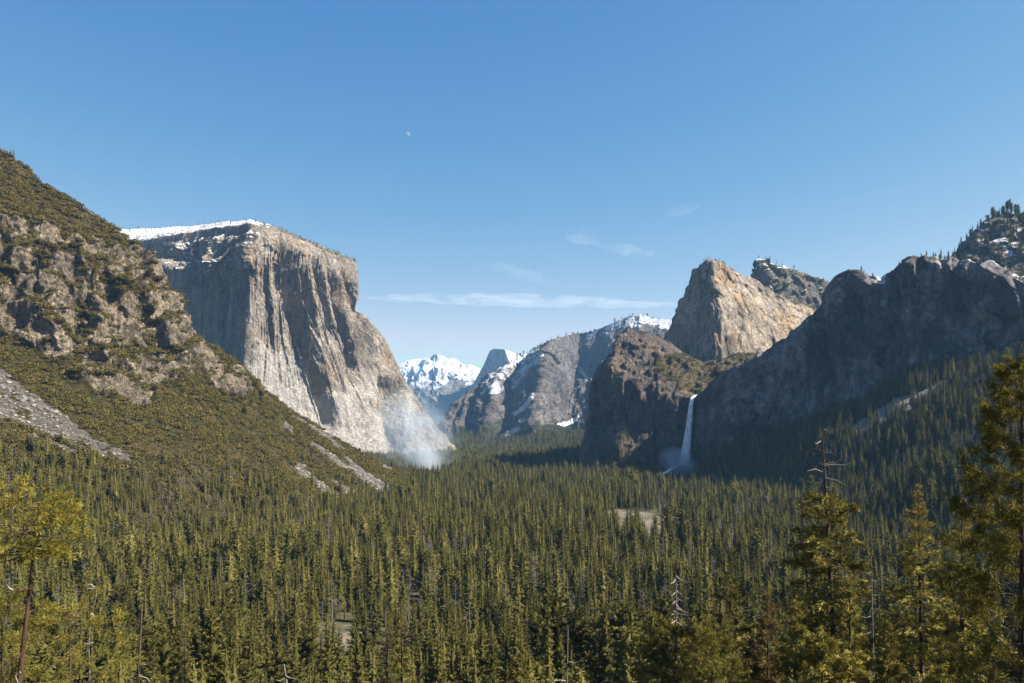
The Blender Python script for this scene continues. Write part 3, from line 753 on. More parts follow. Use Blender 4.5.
def conifer(seed, H, R, cb, NB, NTuft, NBl, bl, bw, prof, droop=.25, trunk_r=None, dead=0.0, gap=0.0, lean=(0, 0), pine=False, slope=(-.35, .7), wood=True, asym=None, spread=.24, stubs=0, curve=0.0):
    rng = np.random.default_rng(seed)
    trunk_r = trunk_r or H * .011
    top = H * (1 - dead)
    ax = lambda z: np.stack([lean[0] * z / H + curve * np.sin(z / H * 3.0), lean[1] * z / H + 0 * z, z], -1)
    t = np.sort(rng.random(NB) ** 0.9)
    az = np.arange(NB) * 2.39996 + rng.normal(0, .5, NB)
    z = cb * H + (top - cb * H) * t
    L = R * prof(t) * rng.uniform(.6, 1.12, NB)
    if asym is not None: L *= 1 + asym[1] * np.cos(az - asym[0])
    keep = np.ones(NB, bool)
    if gap > 0:
        g = perlin(np.stack([np.cos(az) * 1.2, np.sin(az) * 1.2, t * 7 + seed], -1))
        keep = g > (-.5 + gap); keep |= t > .9
    t, az, z, L = t[keep], az[keep], z[keep], L[keep]; NB = len(t)
    sl = slope[0] + (slope[1] - slope[0]) * t ** 1.3 + rng.normal(0, .22 if pine else .1, NB)
    dh = np.stack([np.cos(az), np.sin(az), 0 * az], -1); lat = np.stack([-np.sin(az), np.cos(az), 0 * az], -1)
    up = np.array([0, 0, 1.0])
    def P(s):   # s (NB,k)
        return ax(z)[:, None, :] + dh[:, None, :] * (L[:, None] * s)[..., None] + up * (L[:, None] * (sl[:, None] * s - droop * s ** 2 + .16 * s ** 3))[..., None]
    s = (0.22 + .78 * rng.random((NB, NTuft)) ** .75) if not pine else (0.45 + .55 * rng.random((NB, NTuft)) ** .6)
    C = P(s); tang = P(s + .02) - C; tang /= np.linalg.norm(tang, axis=2, keepdims=True) + 1e-9
    sgn = rng.uniform(-1, 1, (NB, NTuft))
    sp = spread * L[:, None] * (1.15 - .75 * s)
    C = C + lat[:, None, :] * (sgn * sp)[..., None] + up * (rng.normal(0, .06, (NB, NTuft)) * L[:, None])[..., None]
    tintT = rng.random((NB, NTuft))
    C = np.repeat(C[:, :, None, :], NBl, 2); tg = np.repeat(tang[:, :, None, :], NBl, 2)
    rnd = rng.normal(size=C.shape)
    if pine:
        D = tg * .7 + rnd * .8 + up * .35
    else:
        D = tg * .9 + lat[:, None, None, :] * np.sign(sgn)[:, :, None, None] * rng.uniform(.1, 1.0, C.shape[:3])[..., None] + rnd * .32 - up * .15
    tn = np.repeat(np.clip(tintT[:, :, None] * .6 + rng.random(C.shape[:3]) * .4, 0, 1).ravel(), 4)
    n = C.size // 3
    bscale = np.repeat((.42 + .58 * np.minimum(1, L / (.5 * R))), NTuft * NBl)
    Vc = blades(C.reshape(-1, 3) + rnd.reshape(-1, 3) * bl * .12, D.reshape(-1, 3), bl * bscale * rng.uniform(.6, 1.25, n), bw * bscale * rng.uniform(.7, 1.3, n), rng, None if pine else np.broadcast_to((dh * 1.0 + up * .45)[:, None, None, :], C.shape).reshape(-1, 3))
    kp = rng.random(n) < np.repeat(np.clip(.10 + L / (.75 * R), 0, 1) if not pine else np.ones(NB), NTuft * NBl)
    Vc = Vc.reshape(-1, 4, 3)[kp].reshape(-1, 3); tn = tn.reshape(-1, 4)[kp].ravel()
    # leader
    if dead == 0:
        m = max(6, NB // 8)
        Cz = ax(H * (0.93 + .07 * rng.random(m))); Dl = rng.normal(size=(m, 3)) * .3 + up
        Vc = np.concatenate([Vc, blades(Cz, Dl, bl * .55, bw * .6, rng)]); tn = np.concatenate([tn, np.full(4 * m, .6)])
    Qc = np.arange(len(Vc)).reshape(-1, 4)
    zz = np.linspace(-4, H, 14)
    tp = ax(np.maximum(zz, -4.0))[None]
    rr = (trunk_r * np.clip(1 - zz / H, 0, 1.1) ** .8 + .03 * H / 40)[None]
    Vt, Qt = tubes(tp, rr, 7)
    if wood:
        k = 5; ss = np.linspace(0, .92, k)[None].repeat(NB, 0)
        br = trunk_r * ((.2 if pine else .32) * (1 - .7 * t))[:, None] * np.linspace(1, .15, k)[None]
        Vb, Qb = tubes(P(ss), br, 4)
        Qt = np.concatenate([Qt, Qb + len(Vt)]); Vt = np.concatenate([Vt, Vb])
    if stubs:
        ts = rng.random(stubs); zs = (top + (H - top) * ts * .97) if dead else cb * H * ts
        a2 = rng.uniform(0, 6.28, stubs); Ls = R * rng.uniform(.12, .5, stubs) * (1.1 - .5 * ts)
        d2 = np.stack([np.cos(a2), np.sin(a2), 0 * a2], -1)
        ss = np.linspace(0, 1, 6)
        Pb = ax(zs)[:, None, :] + d2[:, None, :] * (Ls[:, None] * ss)[..., None] + up * (Ls[:, None] * (.15 * ss - .45 * ss ** 2 + rng.uniform(0, .5, stubs)[:, None] * ss ** 3))[..., None] + np.cumsum(rng.normal(0, .03, (stubs, 6, 3)), 1) * Ls[:, None, None]
        Vb, Qb = tubes(Pb, trunk_r * .2 * np.linspace(1, .3, 6)[None] * np.ones((stubs, 1)), 4)
        Qt = np.concatenate([Qt, Qb + len(Vt)]); Vt = np.concatenate([Vt, Vb])
    return Vc, Qc, tn, Vt, Qt

def heart(seed, H, R, cb, prof, rings=10, sides=11, fill=.60):
    """the dense inside of a crown: a ragged skirted spire"""
    rng = np.random.default_rng(seed + 5)
    t = np.linspace(0, 1, rings * 2)
    saw = np.where(np.arange(rings * 2) % 2 == 0, 1.0, .58)
    th = np.linspace(0, 2 * np.pi, sides + 1)[:-1]
    T, A = np.meshgrid(t, th, indexing='ij')
    r = R * prof(T) * fill * saw[:, None] * (1 + .55 * perlin(np.stack([np.cos(A) * 1.3 + seed, np.sin(A) * 1.3, T * 8], -1)) + rng.normal(0, .12, T.shape))
    r[-1] = .02
    z = cb * H + (H * .985 - cb * H) * T - .10 * r + rng.normal(0, .12, T.shape)
    V = np.stack([r * np.cos(A), r * np.sin(A), z], -1).reshape(-1, 3)
    i = np.arange(rings * 2 * sides).reshape(rings * 2, sides); j = np.roll(i, -1, 1)
    Q = np.stack([i[:-1], j[:-1], j[1:], i[1:]], -1).reshape(-1, 4)
    return V, Q, np.clip(.42 + .5 * perlin(np.stack([np.cos(A) * 2, np.sin(A) * 2 + seed, T * 12], -1)), 0, 1).ravel()

def shrub(seed, R, Hh, n, bl, bw):
    rng = np.random.default_rng(seed)
    d = rng.normal(size=(n, 3)); d[:, 2] = np.abs(d[:, 2]) * .9 + .05; d /= np.linalg.norm(d, axis=1, keepdims=True)
    lump = 1 + .35 * perlin(d * 1.7 + seed)
    r = lump * rng.uniform(.62, 1.0, n)
    C = d * r[:, None] * np.array([R, R, Hh])
    D = d * .4 + rng.normal(size=(n, 3)) * .8
    V = blades(C, D, bl * rng.uniform(.6, 1.2, n), bw * rng.uniform(.7, 1.2, n), rng, d * 1.2)
    return V, np.arange(len(V)).reshape(-1, 4), np.repeat(np.clip(.5 + .5 * perlin(d * 2.5 + 3) + rng.normal(0, .15, n), 0, 1), 4)

def bare_tree(seed, H, NBr, R, tr):
    rng = np.random.default_rng(seed)
    zz = np.linspace(-3, H, 10)
    cur = np.stack([np.sin(zz * .1 + seed) * .3, np.cos(zz * .13) * .3, zz], -1)[None]
    V, Q = tubes(cur, (tr * (1 - np.clip(zz, 0, H) / H * .85))[None], 6)
    t = rng.uniform(.25, .98, NBr); az = rng.uniform(0, 6.28, NBr); L = R * (1.15 - t) * rng.uniform(.4, 1.1, NBr)
    d = np.stack([np.cos(az), np.sin(az), 0 * az], -1); s = np.linspace(0, 1, 5)
    P = np.array([0, 0, 1.0]) * (t * H)[:, None, None] + d[:, None] * (L[:, None] * s)[..., None] + np.array([0, 0, 1.0]) * (L[:, None] * (.55 * s + .1 * s ** 2) * rng.uniform(-.3, 1.2, (NBr, 1)))[..., None]
    P += np.cumsum(rng.normal(0, .05, P.shape), 1) * L[:, None, None]
    Vb, Qb = tubes(P, tr * .28 * np.linspace(1, .25, 5)[None] * np.ones((NBr, 1)), 3)
    return np.concatenate([V, Vb]), np.concatenate([Q, Qb + len(V)])

LEAF = leaf_material('needles', (0.036, 0.039, 0.012), (0.122, 0.109, 0.029), (0.165, 0.138, 0.039), .05, .55)
LEAF_NEAR = leaf_material('near_needles', (0.045, 0.048, 0.013), (0.26, 0.21, 0.048), (0.25, 0.195, 0.05), .15, .3)
LEAF_BRIGHT = leaf_material('yellow_green_needles', (0.06, 0.062, 0.015), (0.32, 0.26, 0.052), (0.26, 0.21, 0.045), .3, .2)  # brighter yellow green foliage of the left pines
LEAF_SHRUB = leaf_material('brush_leaves', (0.040, 0.037, 0.011), (0.130, 0.106, 0.025), (0.135, 0.098, 0.028), .12, .7, .45)
LEAF_BROWN = leaf_material('browning_needles', (0.08, 0.058, 0.022), (0.17, 0.12, 0.045), (0.16, 0.11, 0.05), .35, .3)
BARK = bark_material('bark', (0.035, 0.026, 0.02), (0.09, 0.065, 0.048))
BARK_RED = bark_material('red_bark', (0.035, 0.021, 0.015), (0.095, 0.055, 0.038))
GREY = bark_material('grey_wood', (0.095, 0.084, 0.078), (0.19, 0.168, 0.155))
WHITE = bark_material('bleached_wood', (0.20, 0.175, 0.15), (0.44, 0.395, 0.345))

KINDS = [  # crown radius and shape of each kind of forest tree, 36 m tall
    dict(R=4.9, cb=.06, prof=prof_cone, droop=.25), dict(R=4.0, cb=.08, prof=prof_column, droop=.3), dict(R=5.6, cb=.10, prof=prof_cone, droop=.2),
    dict(R=3.7, cb=.05, prof=prof_cone, droop=.35), dict(R=4.6, cb=.24, prof=prof_pine, droop=.1, slope=(-.1, .8)), dict(R=4.6, cb=.05, prof=prof_cone, droop=.3, gap=.28)]

protos = bpy.data.collections.new('forest_sources')     # never linked to the scene; only its meshes are scattered
def proto(name, V, Q, tn, mats, Vt=None, Qt=None):
    if Vt is not None:
        me = mk_mesh(name, np.concatenate([V, Vt]), np.concatenate([Q, Qt + len(V)]), mats=mats, attrs={'tint': np.concatenate([tn, np.zeros(len(Vt))])})
        me.polygons.foreach_set('material_index', np.concatenate([np.zeros(len(Q), np.int32), np.ones(len(Qt), np.int32)]))
    else:
        me = mk_mesh(name, V, Q, mats=mats, attrs={'tint': tn})
    return me

def scatter_object(name, sources, P, rz, sc3, idx, label, cat, kind='stuff'):
    """one object: a point mesh whose points each carry one tree of the given source meshes"""
    c = bpy.data.collections.new(name + '_sources')
    for k, me in enumerate(sources):
        o = bpy.data.objects.new('%s_%02d' % (name, k), me); c.objects.link(o)
    me = mk_mesh(name, P)
    a = me.attributes.new('rz', 'FLOAT', 'POINT'); a.data.foreach_set('value', rz.astype(np.float32))
    a = me.attributes.new('idx', 'INT', 'POINT'); a.data.foreach_set('value', idx.astype(np.int32))
    a = me.attributes.new('sc', 'FLOAT_VECTOR', 'POINT'); a.data.foreach_set('vector', sc3.astype(np.float32).ravel())
    o = link(name, me)
    ng = bpy.data.node_groups.new(name, 'GeometryNodeTree')
    ng.interface.new_socket('Geometry', in_out='INPUT', socket_type='NodeSocketGeometry'); ng.interface.new_socket('Geometry', in_out='OUTPUT', socket_type='NodeSocketGeometry')
    N = ng.nodes.new; Lk = ng.links.new
    gi = N('NodeGroupInput'); go = N('NodeGroupOutput'); iop = N('GeometryNodeInstanceOnPoints'); ci = N('GeometryNodeCollectionInfo')
    ci.inputs['Collection'].default_value = c; ci.inputs['Separate Children'].default_value = True; ci.inputs['Reset Children'].default_value = True
    def na(nm, typ):
        x = N('GeometryNodeInputNamedAttribute'); x.data_type = typ; x.inputs['Name'].default_value = nm
        return [q for q in x.outputs if q.enabled and q.name == 'Attribute'][0]
    cx = N('ShaderNodeCombineXYZ'); Lk(na('rz', 'FLOAT'), cx.inputs[2])
    Lk(gi.outputs[0], iop.inputs['Points']); Lk(ci.outputs[0], iop.inputs['Instance']); iop.inputs['Pick Instance'].default_value = True
    Lk(na('idx', 'INT'), iop.inputs['Instance Index']); Lk(cx.outputs[0], iop.inputs['Rotation']); Lk(na('sc', 'FLOAT_VECTOR'), iop.inputs['Scale'])
    Lk(iop.outputs[0], go.inputs[0])
    md = o.modifiers.new('scatter', 'NODES'); md.node_group = ng
    tag(o, label, cat, kind=kind)
    return o

far_src = []
for k, kd in enumerate(KINDS):
    kw = dict(kd)
    Vh, Qh, th_ = heart(100 + k, 36, kd['R'], kd['cb'], kd['prof'])
    Vc, Qc, tn, Vt, Qt = conifer(100 + k, 36, kw.pop('R'), kw.pop('cb'), 100, 6, 2, 1.5, .5, kw.pop('prof'), wood=False, **kw)
    Qc = np.concatenate([Qc, Qh + len(Vc)]); Vc = np.concatenate([Vc, Vh]); tn = np.concatenate([tn, th_])
    far_src.append(proto('far_conifer', Vc, Qc, tn, [LEAF, BARK], Vt, Qt))
for k in range(2):
    Vg, Qg = bare_tree(40 + k, 26, 60, 7.0, .32)
    far_src.append(mk_mesh('far_bare_tree', Vg, Qg, mats=[GREY], attrs={'tint': np.zeros(len(Vg))}))
mid_src = []
for k, kd in enumerate(KINDS):
    kw = dict(kd)
    Vh, Qh, th_ = heart(200 + k, 36, kd['R'], kd['cb'], kd['prof'], 13, 14, .50)
    Vc, Qc, tn, Vt, Qt = conifer(200 + k, 36, kw.pop('R'), kw.pop('cb'), 115, 14, 6, .85, .26, kw.pop('prof'), spread=.2, **kw)
    mid_src.append((np.concatenate([Vc, Vh]), np.concatenate([Qc, Qh + len(Vc)]), np.concatenate([tn, th_ * .6]), Vt, Qt))

# --- candidate tree positions
pts = []          # x y z height kind
def add(P, hmin, hmax, rng, kinds=(0, 1, 2, 3, 4, 5), pk=None, bare=0.0, sx=1.0):
    n = len(P)
    zone = fbm(np.column_stack([P[:, :2], 0 * P[:, 0]]), 1 / 170.0, 3)
    h = rng.uniform(hmin, hmax, n) * (1 + .45 * zone) * rng.choice([.38, .64, .92, 1.22], n, p=[.18, .26, .36, .20])
    if pk is None and len(kinds) == 6: pk = (.32, .11, .20, .17, .06, .14)
    k = rng.choice(kinds, n, p=pk)
    k = np.where((zone + rng.normal(0, .12, n) > .42) & np.isin(4, kinds), 4, k)
    b = rng.random(n) < bare * (1 + 2.5 * np.clip(-zone * 3, -.3, 1))
    k = np.where(b, 6 + rng.integers(0, 2, n), k)
    pts.append(np.column_stack([P, h, k, rng.uniform(.92, 1.42, n) * sx]))

def valley_trees():
    rng = np.random.default_rng(21)
    out = []
    # even scatter on a jittered grid whose step grows with distance
    y = 235.0
    while y < 5200:
        step = np.interp(y, [235, 600, 1500, 3000, 5200], [9.0, 9.4, 10.4, 13, 22])
        half = .78 * y + 40
        x = np.arange(-half, half, step) + rng.uniform(-.48, .48, len(np.arange(-half, half, step))) * step
        yy = y + rng.uniform(-.48, .48, len(x)) * step
        out.append(np.column_stack([x, yy])); y += step
    xy = np.concatenate(out)
    x, y = xy[:, 0], xy[:, 1]
    P = np.column_stack([x, y, ground_z(x, y)])
    cl = fbm(np.column_stack([x, y, 0 * x]), 1 / 130.0, 3)
    keep = (rng.random(len(x)) < np.clip(.86 + cl * 1.5, .18, 1)) & ~in_meadow(x, y, 6)
    px, py = proj(P)
    keep &= ~((px > 654) & (px < 676) & (y > 1820) & (y < 2070))
    keep &= ~((y < 300) & (px > 250) & (px < 620) & (rng.random(len(x)) < .6))
    P = P[keep]
    d = P[:, 1]
    add(P[d < 430], 29, 43, rng)
    add(P[(d >= 430) & (d < 700)], 29, 43, rng, bare=.06)
    add(P[(d >= 700) & (d < 2400)], 29, 42, rng, bare=.035)
    add(P[d >= 2400], 30, 42, rng, sx=1.25)
valley_trees()

def slope_trees():
    rng = np.random.default_rng(22)
    p = PATCH['slope']; px, py = proj(p.G)
    lo_ = np.interp(px, [0, 150, 300, 430], [440, 445, 478, 484])
    low = sstep(0, 80, py - lo_ + 24 * fbm(p.G, 1 / 120.0, 3)) * (px > -120) * (p.scr < .5) * (1 - p.rock)
    P, k = p.scatter(4600, low + 1e-9, rng)
    add(P, 15, 27, rng, bare=.16, sx=1.1)
    P, k = p.scatter(900, (1 - .6 * p.rock) * (p.scr < .5) * (px > -120) * (py > 200) * sstep(.05, .4, fbm(p.G + 33, 1 / 90.0, 3)) + 1e-9, rng)
    add(P, 8, 16, rng, kinds=(2, 4, 5), bare=.04, sx=1.5)
    top = (p.Vp < p.cv[1] + .03) * (px < 40) * (px > -100) + (p.Vp > p.cv[1]) * (p.Vp < p.cv[1] + .02) * .03 * (px > 0) * (px < 430)
    P, k = p.scatter(60, top.astype(float) + 1e-9, rng)
    add(P, 10, 18, rng)
    add(p.G[16][np.interp(np.array([-6, -2, 1, 3, 5, 8, 11, 14.0]), proj(p.G[16])[0], np.arange(p.M)).astype(int)], 17, 25, rng, kinds=(0, 2, 3))
    p = PATCH['right_slope']; px, py = proj(p.G)
    P, k = p.scatter(11500, (1.0 - .9 * p.scr) * (px > 600) * (px < 1180), rng)
    add(P, 25, 38, rng, bare=.12)
    p = PATCH['forest_peak']; px, py = proj(p.G)
    P, k = p.scatter(1700, (.5 + sstep(-.1, .4, fbm(p.G, 1 / 80.0, 3))) * (px > 900) * (px < 1150) * (p.Vp > p.cv[1] * .7), rng)
    add(P, 14, 27, rng)
    p = PATCH['wall']; px, py = proj(p.G)
    P, k = p.scatter(70, ((p.Vp > p.cv[1] * .85) & (p.Vp < p.cv[1] + .015) & (px > 860) & (px < 1100)).astype(float) + 1e-9, rng)
    add(P, 8, 15, rng, sx=1.4)
    p = PATCH['buttress']; px, py = proj(p.G)
    P, k = p.scatter(420, (sstep(462, 474, py) * (px < 700) + .3 * poly_mask(px, py, [(612, 440), (630, 426), (645, 445), (655, 465), (640, 480), (600, 480)])) * (p.Vp > p.cv[2]) + 1e-9, rng)
    add(P, 14, 26, rng)
    p = PATCH['monolith']; px, py = proj(p.G)
    P, k = p.scatter(420, ((p.Vp > p.cv[1] * .75) & (p.Vp < p.cv[2]) & (px > 100) & (px < 360)) * (.7 + (px > 255) * 1.0) + 1e-9, rng)
    add(P, 9, 17, rng)
    p = PATCH['back_rock']; px, py = proj(p.G)
    P, k = p.scatter(60, ((p.Vp > p.cv[1] * .8) & (p.Vp < p.cv[1] + .15)).astype(float), rng)
    add(P, 12, 20, rng)
    p = PATCH['head']; px, py = proj(p.G)
    P, k = p.scatter(260, ((p.Vp > p.cv[1] * .8) & (p.Vp < p.cv[1] + .03) & (px > 500)).astype(float) + 1e-9, rng)
    add(P, 18, 34, rng, sx=1.3)
    P, k = p.scatter(300, ((p.Vp < p.cv[1] + .2) & (p.Vp > p.cv[1]) & (px > 478) & (px < 545)).astype(float) + .15 * ((p.Vp < p.cv[1] + .1) & (px > 545)), rng)
    add(P, 16, 28, rng, sx=1.5)
    P, k = p.scatter(5000, (p.Vp > p.cv[3] + .02).astype(float), rng)
    add(P, 26, 38, rng, sx=1.5)
    p = PATCH['dome']; px, py = proj(p.G)
    P, k = p.scatter(90, ((p.Vp > p.cv[1] * .9) & (p.Vp < p.cv[1] + .03) & (px > 700)).astype(float) + 1e-9, rng)
    add(P, 8, 15, rng)
slope_trees()

T = np.concatenate(pts)
px, py = proj(T[:, :3])
vis = (px > -260) & (px < 1290)
T = T[vis]
# keep trees of the valley out of the raised slopes: drop those that stand under a slope sheet
for nm in ('slope', 'right_slope'):
    p = PATCH[nm]
    gx, gy, gz = p.G[..., 0].ravel()[::3], p.G[..., 1].ravel()[::3], p.G[..., 2].ravel()[::3]
    cell = 25.0
    from collections import defaultdict
    kx = np.floor(gx / cell).astype(int); ky = np.floor(gy / cell).astype(int)
    order = {}
    for a, b, zz in zip(kx, ky, gz):
        if (a, b) not in order or zz > order[(a, b)]: order[(a, b)] = zz
    tx = np.floor(T[:, 0] / cell).astype(int); ty = np.floor(T[:, 1] / cell).astype(int)
    zt = np.array([order.get((a, b), -1e9) for a, b in zip(tx, ty)])
    T = T[~((T[:, 2] < -145) & (zt > T[:, 2] + 14))]

px, py = proj(T[:, :3])
pyt = HY - F * (T[:, 2] + T[:, 3]) / T[:, 1]
size = T[:, 3] / T[:, 1] * F
inframe = (px > -10) & (px < 1034) & (pyt < 672) & (T[:, 1] > 230)
shown = np.minimum(py, 683) - pyt          # pixels of height that fall inside the frame
score = np.where(inframe & (T[:, 4] < 6), np.clip(shown, 0, None) * np.clip(size, 0, 90), -1)
near_id = np.argsort(-score)[:285]
is_near = np.zeros(len(T), bool); is_near[near_id] = True
FT = T[~is_near]; NTREE = T[is_near]
rng = np.random.default_rng(31)
hh = FT[:, 3] / np.where(FT[:, 4] >= 6, 26.0, 36.0)
scatter_object('forest', far_src, FT[:, :3], rng.uniform(0, 6.28, len(FT)), np.column_stack([hh * FT[:, 5], hh * FT[:, 5], hh]), FT[:, 4],
               'dense olive green conifer forest covering the valley floor and lower slopes', 'forest')
print('forest', len(FT), 'near', len(NTREE))

# ------------------------------------------------------------------ brush on the slopes
def build_brush():
    rng = np.random.default_rng(41)
    src = []
    for k in range(5):
        V, Q, tn = shrub(60 + k, 1.0 * (1 + .15 * (k % 3)), .85, 150, .42, .26)
        src.append(mk_mesh('brush_clump', V, Q, mats=[LEAF_SHRUB], attrs={'tint': tn}))
    PP = []; SS = []
    p = PATCH['slope']; px, py = proj(p.G)
    m = sstep(.45, .8, p.vegm + .25 * fbm(p.G, 1 / 30.0, 3)) * (p.scr < .5) * (px > -150) * (1 - .7 * sstep(510, 580, py)) * np.clip(.7 + 1.6 * fbm(p.G + 60, 1 / 55.0, 3), .08, 1.5)
    P, k = p.scatter(36000, m + 1e-9, rng); PP.append(P); SS.append(2.4 + 5.8 * rng.random(len(P)) ** 1.6)
    m = (p.scr > .5) * (px > -150)
    p.rubble = m
    P, k = p.scatter(700, m * sstep(-.15, .35, fbm(p.G, 1 / 45.0, 3)) + 1e-9, rng); PP.append(P); SS.append(rng.uniform(1.2, 3.4, len(P)))
    p = PATCH['buttress']; px, py = proj(p.G)
    P, k = p.scatter(1500, sstep(.4, .7, p.attrs['veg']) + 1e-9, rng); PP.append(P); SS.append(rng.uniform(2, 5, len(P)))
    P = np.concatenate(PP); S = np.concatenate(SS)
    scatter_object('undergrowth', src, P, rng.uniform(0, 6.28, len(P)), np.column_stack([S, S, S * rng.uniform(.7, 1.15, len(S))]), rng.integers(0, 5, len(S)),
                   'low olive brown brush and oak scrub spread over the sunlit mountainside', 'undergrowth')
build_brush()

def build_rubble():
    rng = np.random.default_rng(77); src = []
    t = NT('boulder_rock'); pos = t.n('ShaderNodeNewGeometry').outputs['Position']; oi = t.n('ShaderNodeObjectInfo')
    c = t.mix(oi.outputs['Random'], (.07, .062, .054), (.23, .205, .175))
    b = t.n('ShaderNodeBsdfPrincipled'); t.l(c, b.inputs['Base Color']); b.inputs['Roughness'].default_value = .95; t.l(b.outputs[0], t.out.inputs['Surface'])
    for k in range(4):
        n = 9; th = np.linspace(0, np.pi, n); ph = np.linspace(0, 2 * np.pi, n + 1)[:-1]
        A, B = np.meshgrid(th, ph, indexing='ij')
        D = np.stack([np.sin(A) * np.cos(B), np.sin(A) * np.sin(B), np.cos(A)], -1)
        V = (D * (1 + .55 * perlin(D * 1.4 + 7 * k))[..., None] * np.array([1, .8, .65])).reshape(-1, 3)
        i = np.arange(n * n).reshape(n, n); j = np.roll(i, -1, 1)
        src.append(mk_mesh('boulder', V, np.stack([i[:-1], i[1:], j[1:], j[:-1]], -1).reshape(-1, 4), mats=[t.m]))
    p = PATCH['slope']
    P, k = p.scatter(5200, p.rubble + 1e-9, rng)
    S = .7 + 3.4 * rng.random(len(P)) ** 5 + .8 * rng.random(len(P))
    scatter_object('rubble', src, P, rng.uniform(0, 6.28, len(P)), np.column_stack([S, S, S]), rng.integers(0, 4, len(P)), 'loose grey boulders of many sizes lying on the scree strips of the mountainside', 'rubble')
build_rubble()

# ------------------------------------------------------------------ individual trees of the near forest
WORDS = ['broad tapering dark olive conifer in the packed near rows of valley forest', 'slim column shaped dark conifer in the packed near rows of valley forest',
         'wide skirted conifer with a bare lower stem in the packed near rows of valley forest', 'very narrow spire shaped conifer in the packed near rows of valley forest',
         'round crowned pine with a clear lower stem in the packed near rows of valley forest', 'thin ragged conifer with gaps in its crown in the packed near rows of valley forest']
NAMES = ['conifer_tree', 'column_tree', 'fir_tree', 'spire_tree', 'pine_tree', 'ragged_tree']
GROUPS = ['broad conifers of the near forest', 'column conifers of the near forest', 'wide skirted firs of the near forest', 'narrow spire conifers of the near forest', 'round crowned pines of the near forest', 'ragged conifers of the near forest']
first = {}
rng = np.random.default_rng(51)
for x, y, z, h, k, sx in NTREE:
    k = int(k); s = h / 36.0
    if k not in first:
        Vc, Qc, tn, Vt, Qt = mid_src[k]
        root = thing(NAMES[k], WORDS[k], 'tree', group=GROUPS[k])
        link('crown', mk_mesh('crown', Vc, Qc, mats=[LEAF], attrs={'tint': tn}), root)
        link('trunk', mk_mesh('trunk', Vt, Qt, mats=[BARK], smooth=True), root)
        first[k] = root; r = root
    else:
        r = first[k].copy(); col.objects.link(r)
        for ch in first[k].children:
            c = ch.copy(); col.objects.link(c); c.parent = r
    r.location = (x, y, z); r.rotation_euler = (0, 0, rng.uniform(0, 6.28)); r.scale = (s * sx, s * sx, s)

# ------------------------------------------------------------------ large single trees close to the viewpoint
def hero(name, label, px, d, py_top, seed, R, cb, leaf=None, bark=None, group=None, NB=120, NTuft=28, NBl=12, bl=.8, bw=.15, prof=prof_cone, base_px=None, **kw):
    x = (px - CX) / F * d
    zb = float(ground_z(np.array([x]), np.array([d]))[0])
    H = (HY - py_top) / F * d - zb
    lean = (0.0, 0.0)
    if base_px is not None:
        # px is the column of the top, base_px that of the trunk where it leaves the picture
        f683 = ((HY - 683) / F * d - zb) / H
        xb = (base_px - CX) / F * d
        x0 = xb - (x - xb) * f683 / (1 - f683); lean = (x - x0, 0.0); x = x0
    Vc, Qc, tn, Vt, Qt = conifer(seed, H, R, cb, NB, NTuft, NBl, bl, bw, prof, lean=lean, **kw)
    root = thing(name, label, 'tree', (x, d, zb), group=group)
    link('crown', mk_mesh('crown', Vc, Qc, mats=[leaf or LEAF_NEAR], attrs={'tint': tn}), root)
    link('trunk', mk_mesh('trunk', Vt, Qt, mats=[bark or BARK], smooth=True), root)
    return root

def limb(root, pts_px, d, r, mat=None, name='branch'):
    """a bare branch through the given points (px, py, depth offset), in the frame of its tree"""
    P = np.array([[(a - CX) / F * (d + o), d + o, (HY - b) / F * (d + o)] for a, b, o in pts_px]) - np.array(root.location)
    V, Q = tubes(P[None], np.linspace(r, r * .3, len(P))[None], 5)
    return link(name, mk_mesh(name, V, Q, mats=[mat or WHITE], smooth=True), root)

h1 = hero('dead_topped_conifer', 'tallest conifer, its bare dead top standing well above the olive crown', 822, 130, 428, 301, 8.8, .22, NB=135, dead=.205, gap=.22, stubs=16, trunk_r=.55, base_px=836, prof=lambda t: .5 + .5 * (1 - t) ** .7, slope=(-.5, .15), bl=.8, droop=.2)
limb(h1, [(824, 466, 0), (834, 464.5, -1), (846, 465, -2), (853, 461, -2.5)], 130, .13, WHITE)
limb(h1, [(826, 478, 0), (836, 480, -1), (845, 485, -2)], 130, .09, WHITE)
limb(h1, [(823, 472, 0), (815, 469, -.5), (808, 471, -1)], 130, .08, WHITE)
limb(h1, [(821, 441, 0), (816, 444, -.3), (814, 442, -.3)], 130, .09, WHITE)
limb(h1, [(821, 433, 0), (825, 429, -.3), (828, 431, -.3)], 130, .09, WHITE)
hero('tapering_fir', 'tall evenly tapering fir between the dead topped conifer and the dark pine at the edge', 918, 125, 486, 302, 9.8, .08, NB=165, base_px=922, gap=.08, prof=prof_cone, trunk_r=.42)
hero('tufted_pine', 'big dark pine with clumped needle tufts, cut off by the edge of the picture', 1022, 76, 360, 303, 10.4, .08, NB=250, pine=True, NTuft=12, NBl=34, bl=.62, bw=.085, prof=prof_column, slope=(-.2, .8), droop=.1, trunk_r=.42)
hero('leafy_fir', 'bushy fir standing close beside the dark tufted pine', 962, 104, 500, 304, 7.8, .06, NB=135, prof=prof_cone, gap=.1)
hero('thin_fir', 'medium dark fir with a straight visible stem beside the bleached dead top', 735, 150, 549, 305, 8.8, .2, NB=120, base_px=724, prof=prof_cone, gap=.2, leaf=LEAF, trunk_r=.4)
hero('browning_fir', 'smaller fir with a reddish brown tip behind the straight stemmed fir', 768, 145, 592, 306, 7.4, .1, NB=110, leaf=LEAF_BROWN, prof=prof_cone)
h7 = hero('bleached_top_conifer', 'yellow green conifer under a bleached bare top with curved white branches', 676, 140, 572, 307, 8.6, .1, NB=115, dead=.30, gap=.05, prof=prof_pine, trunk_r=.42, bark=GREY)
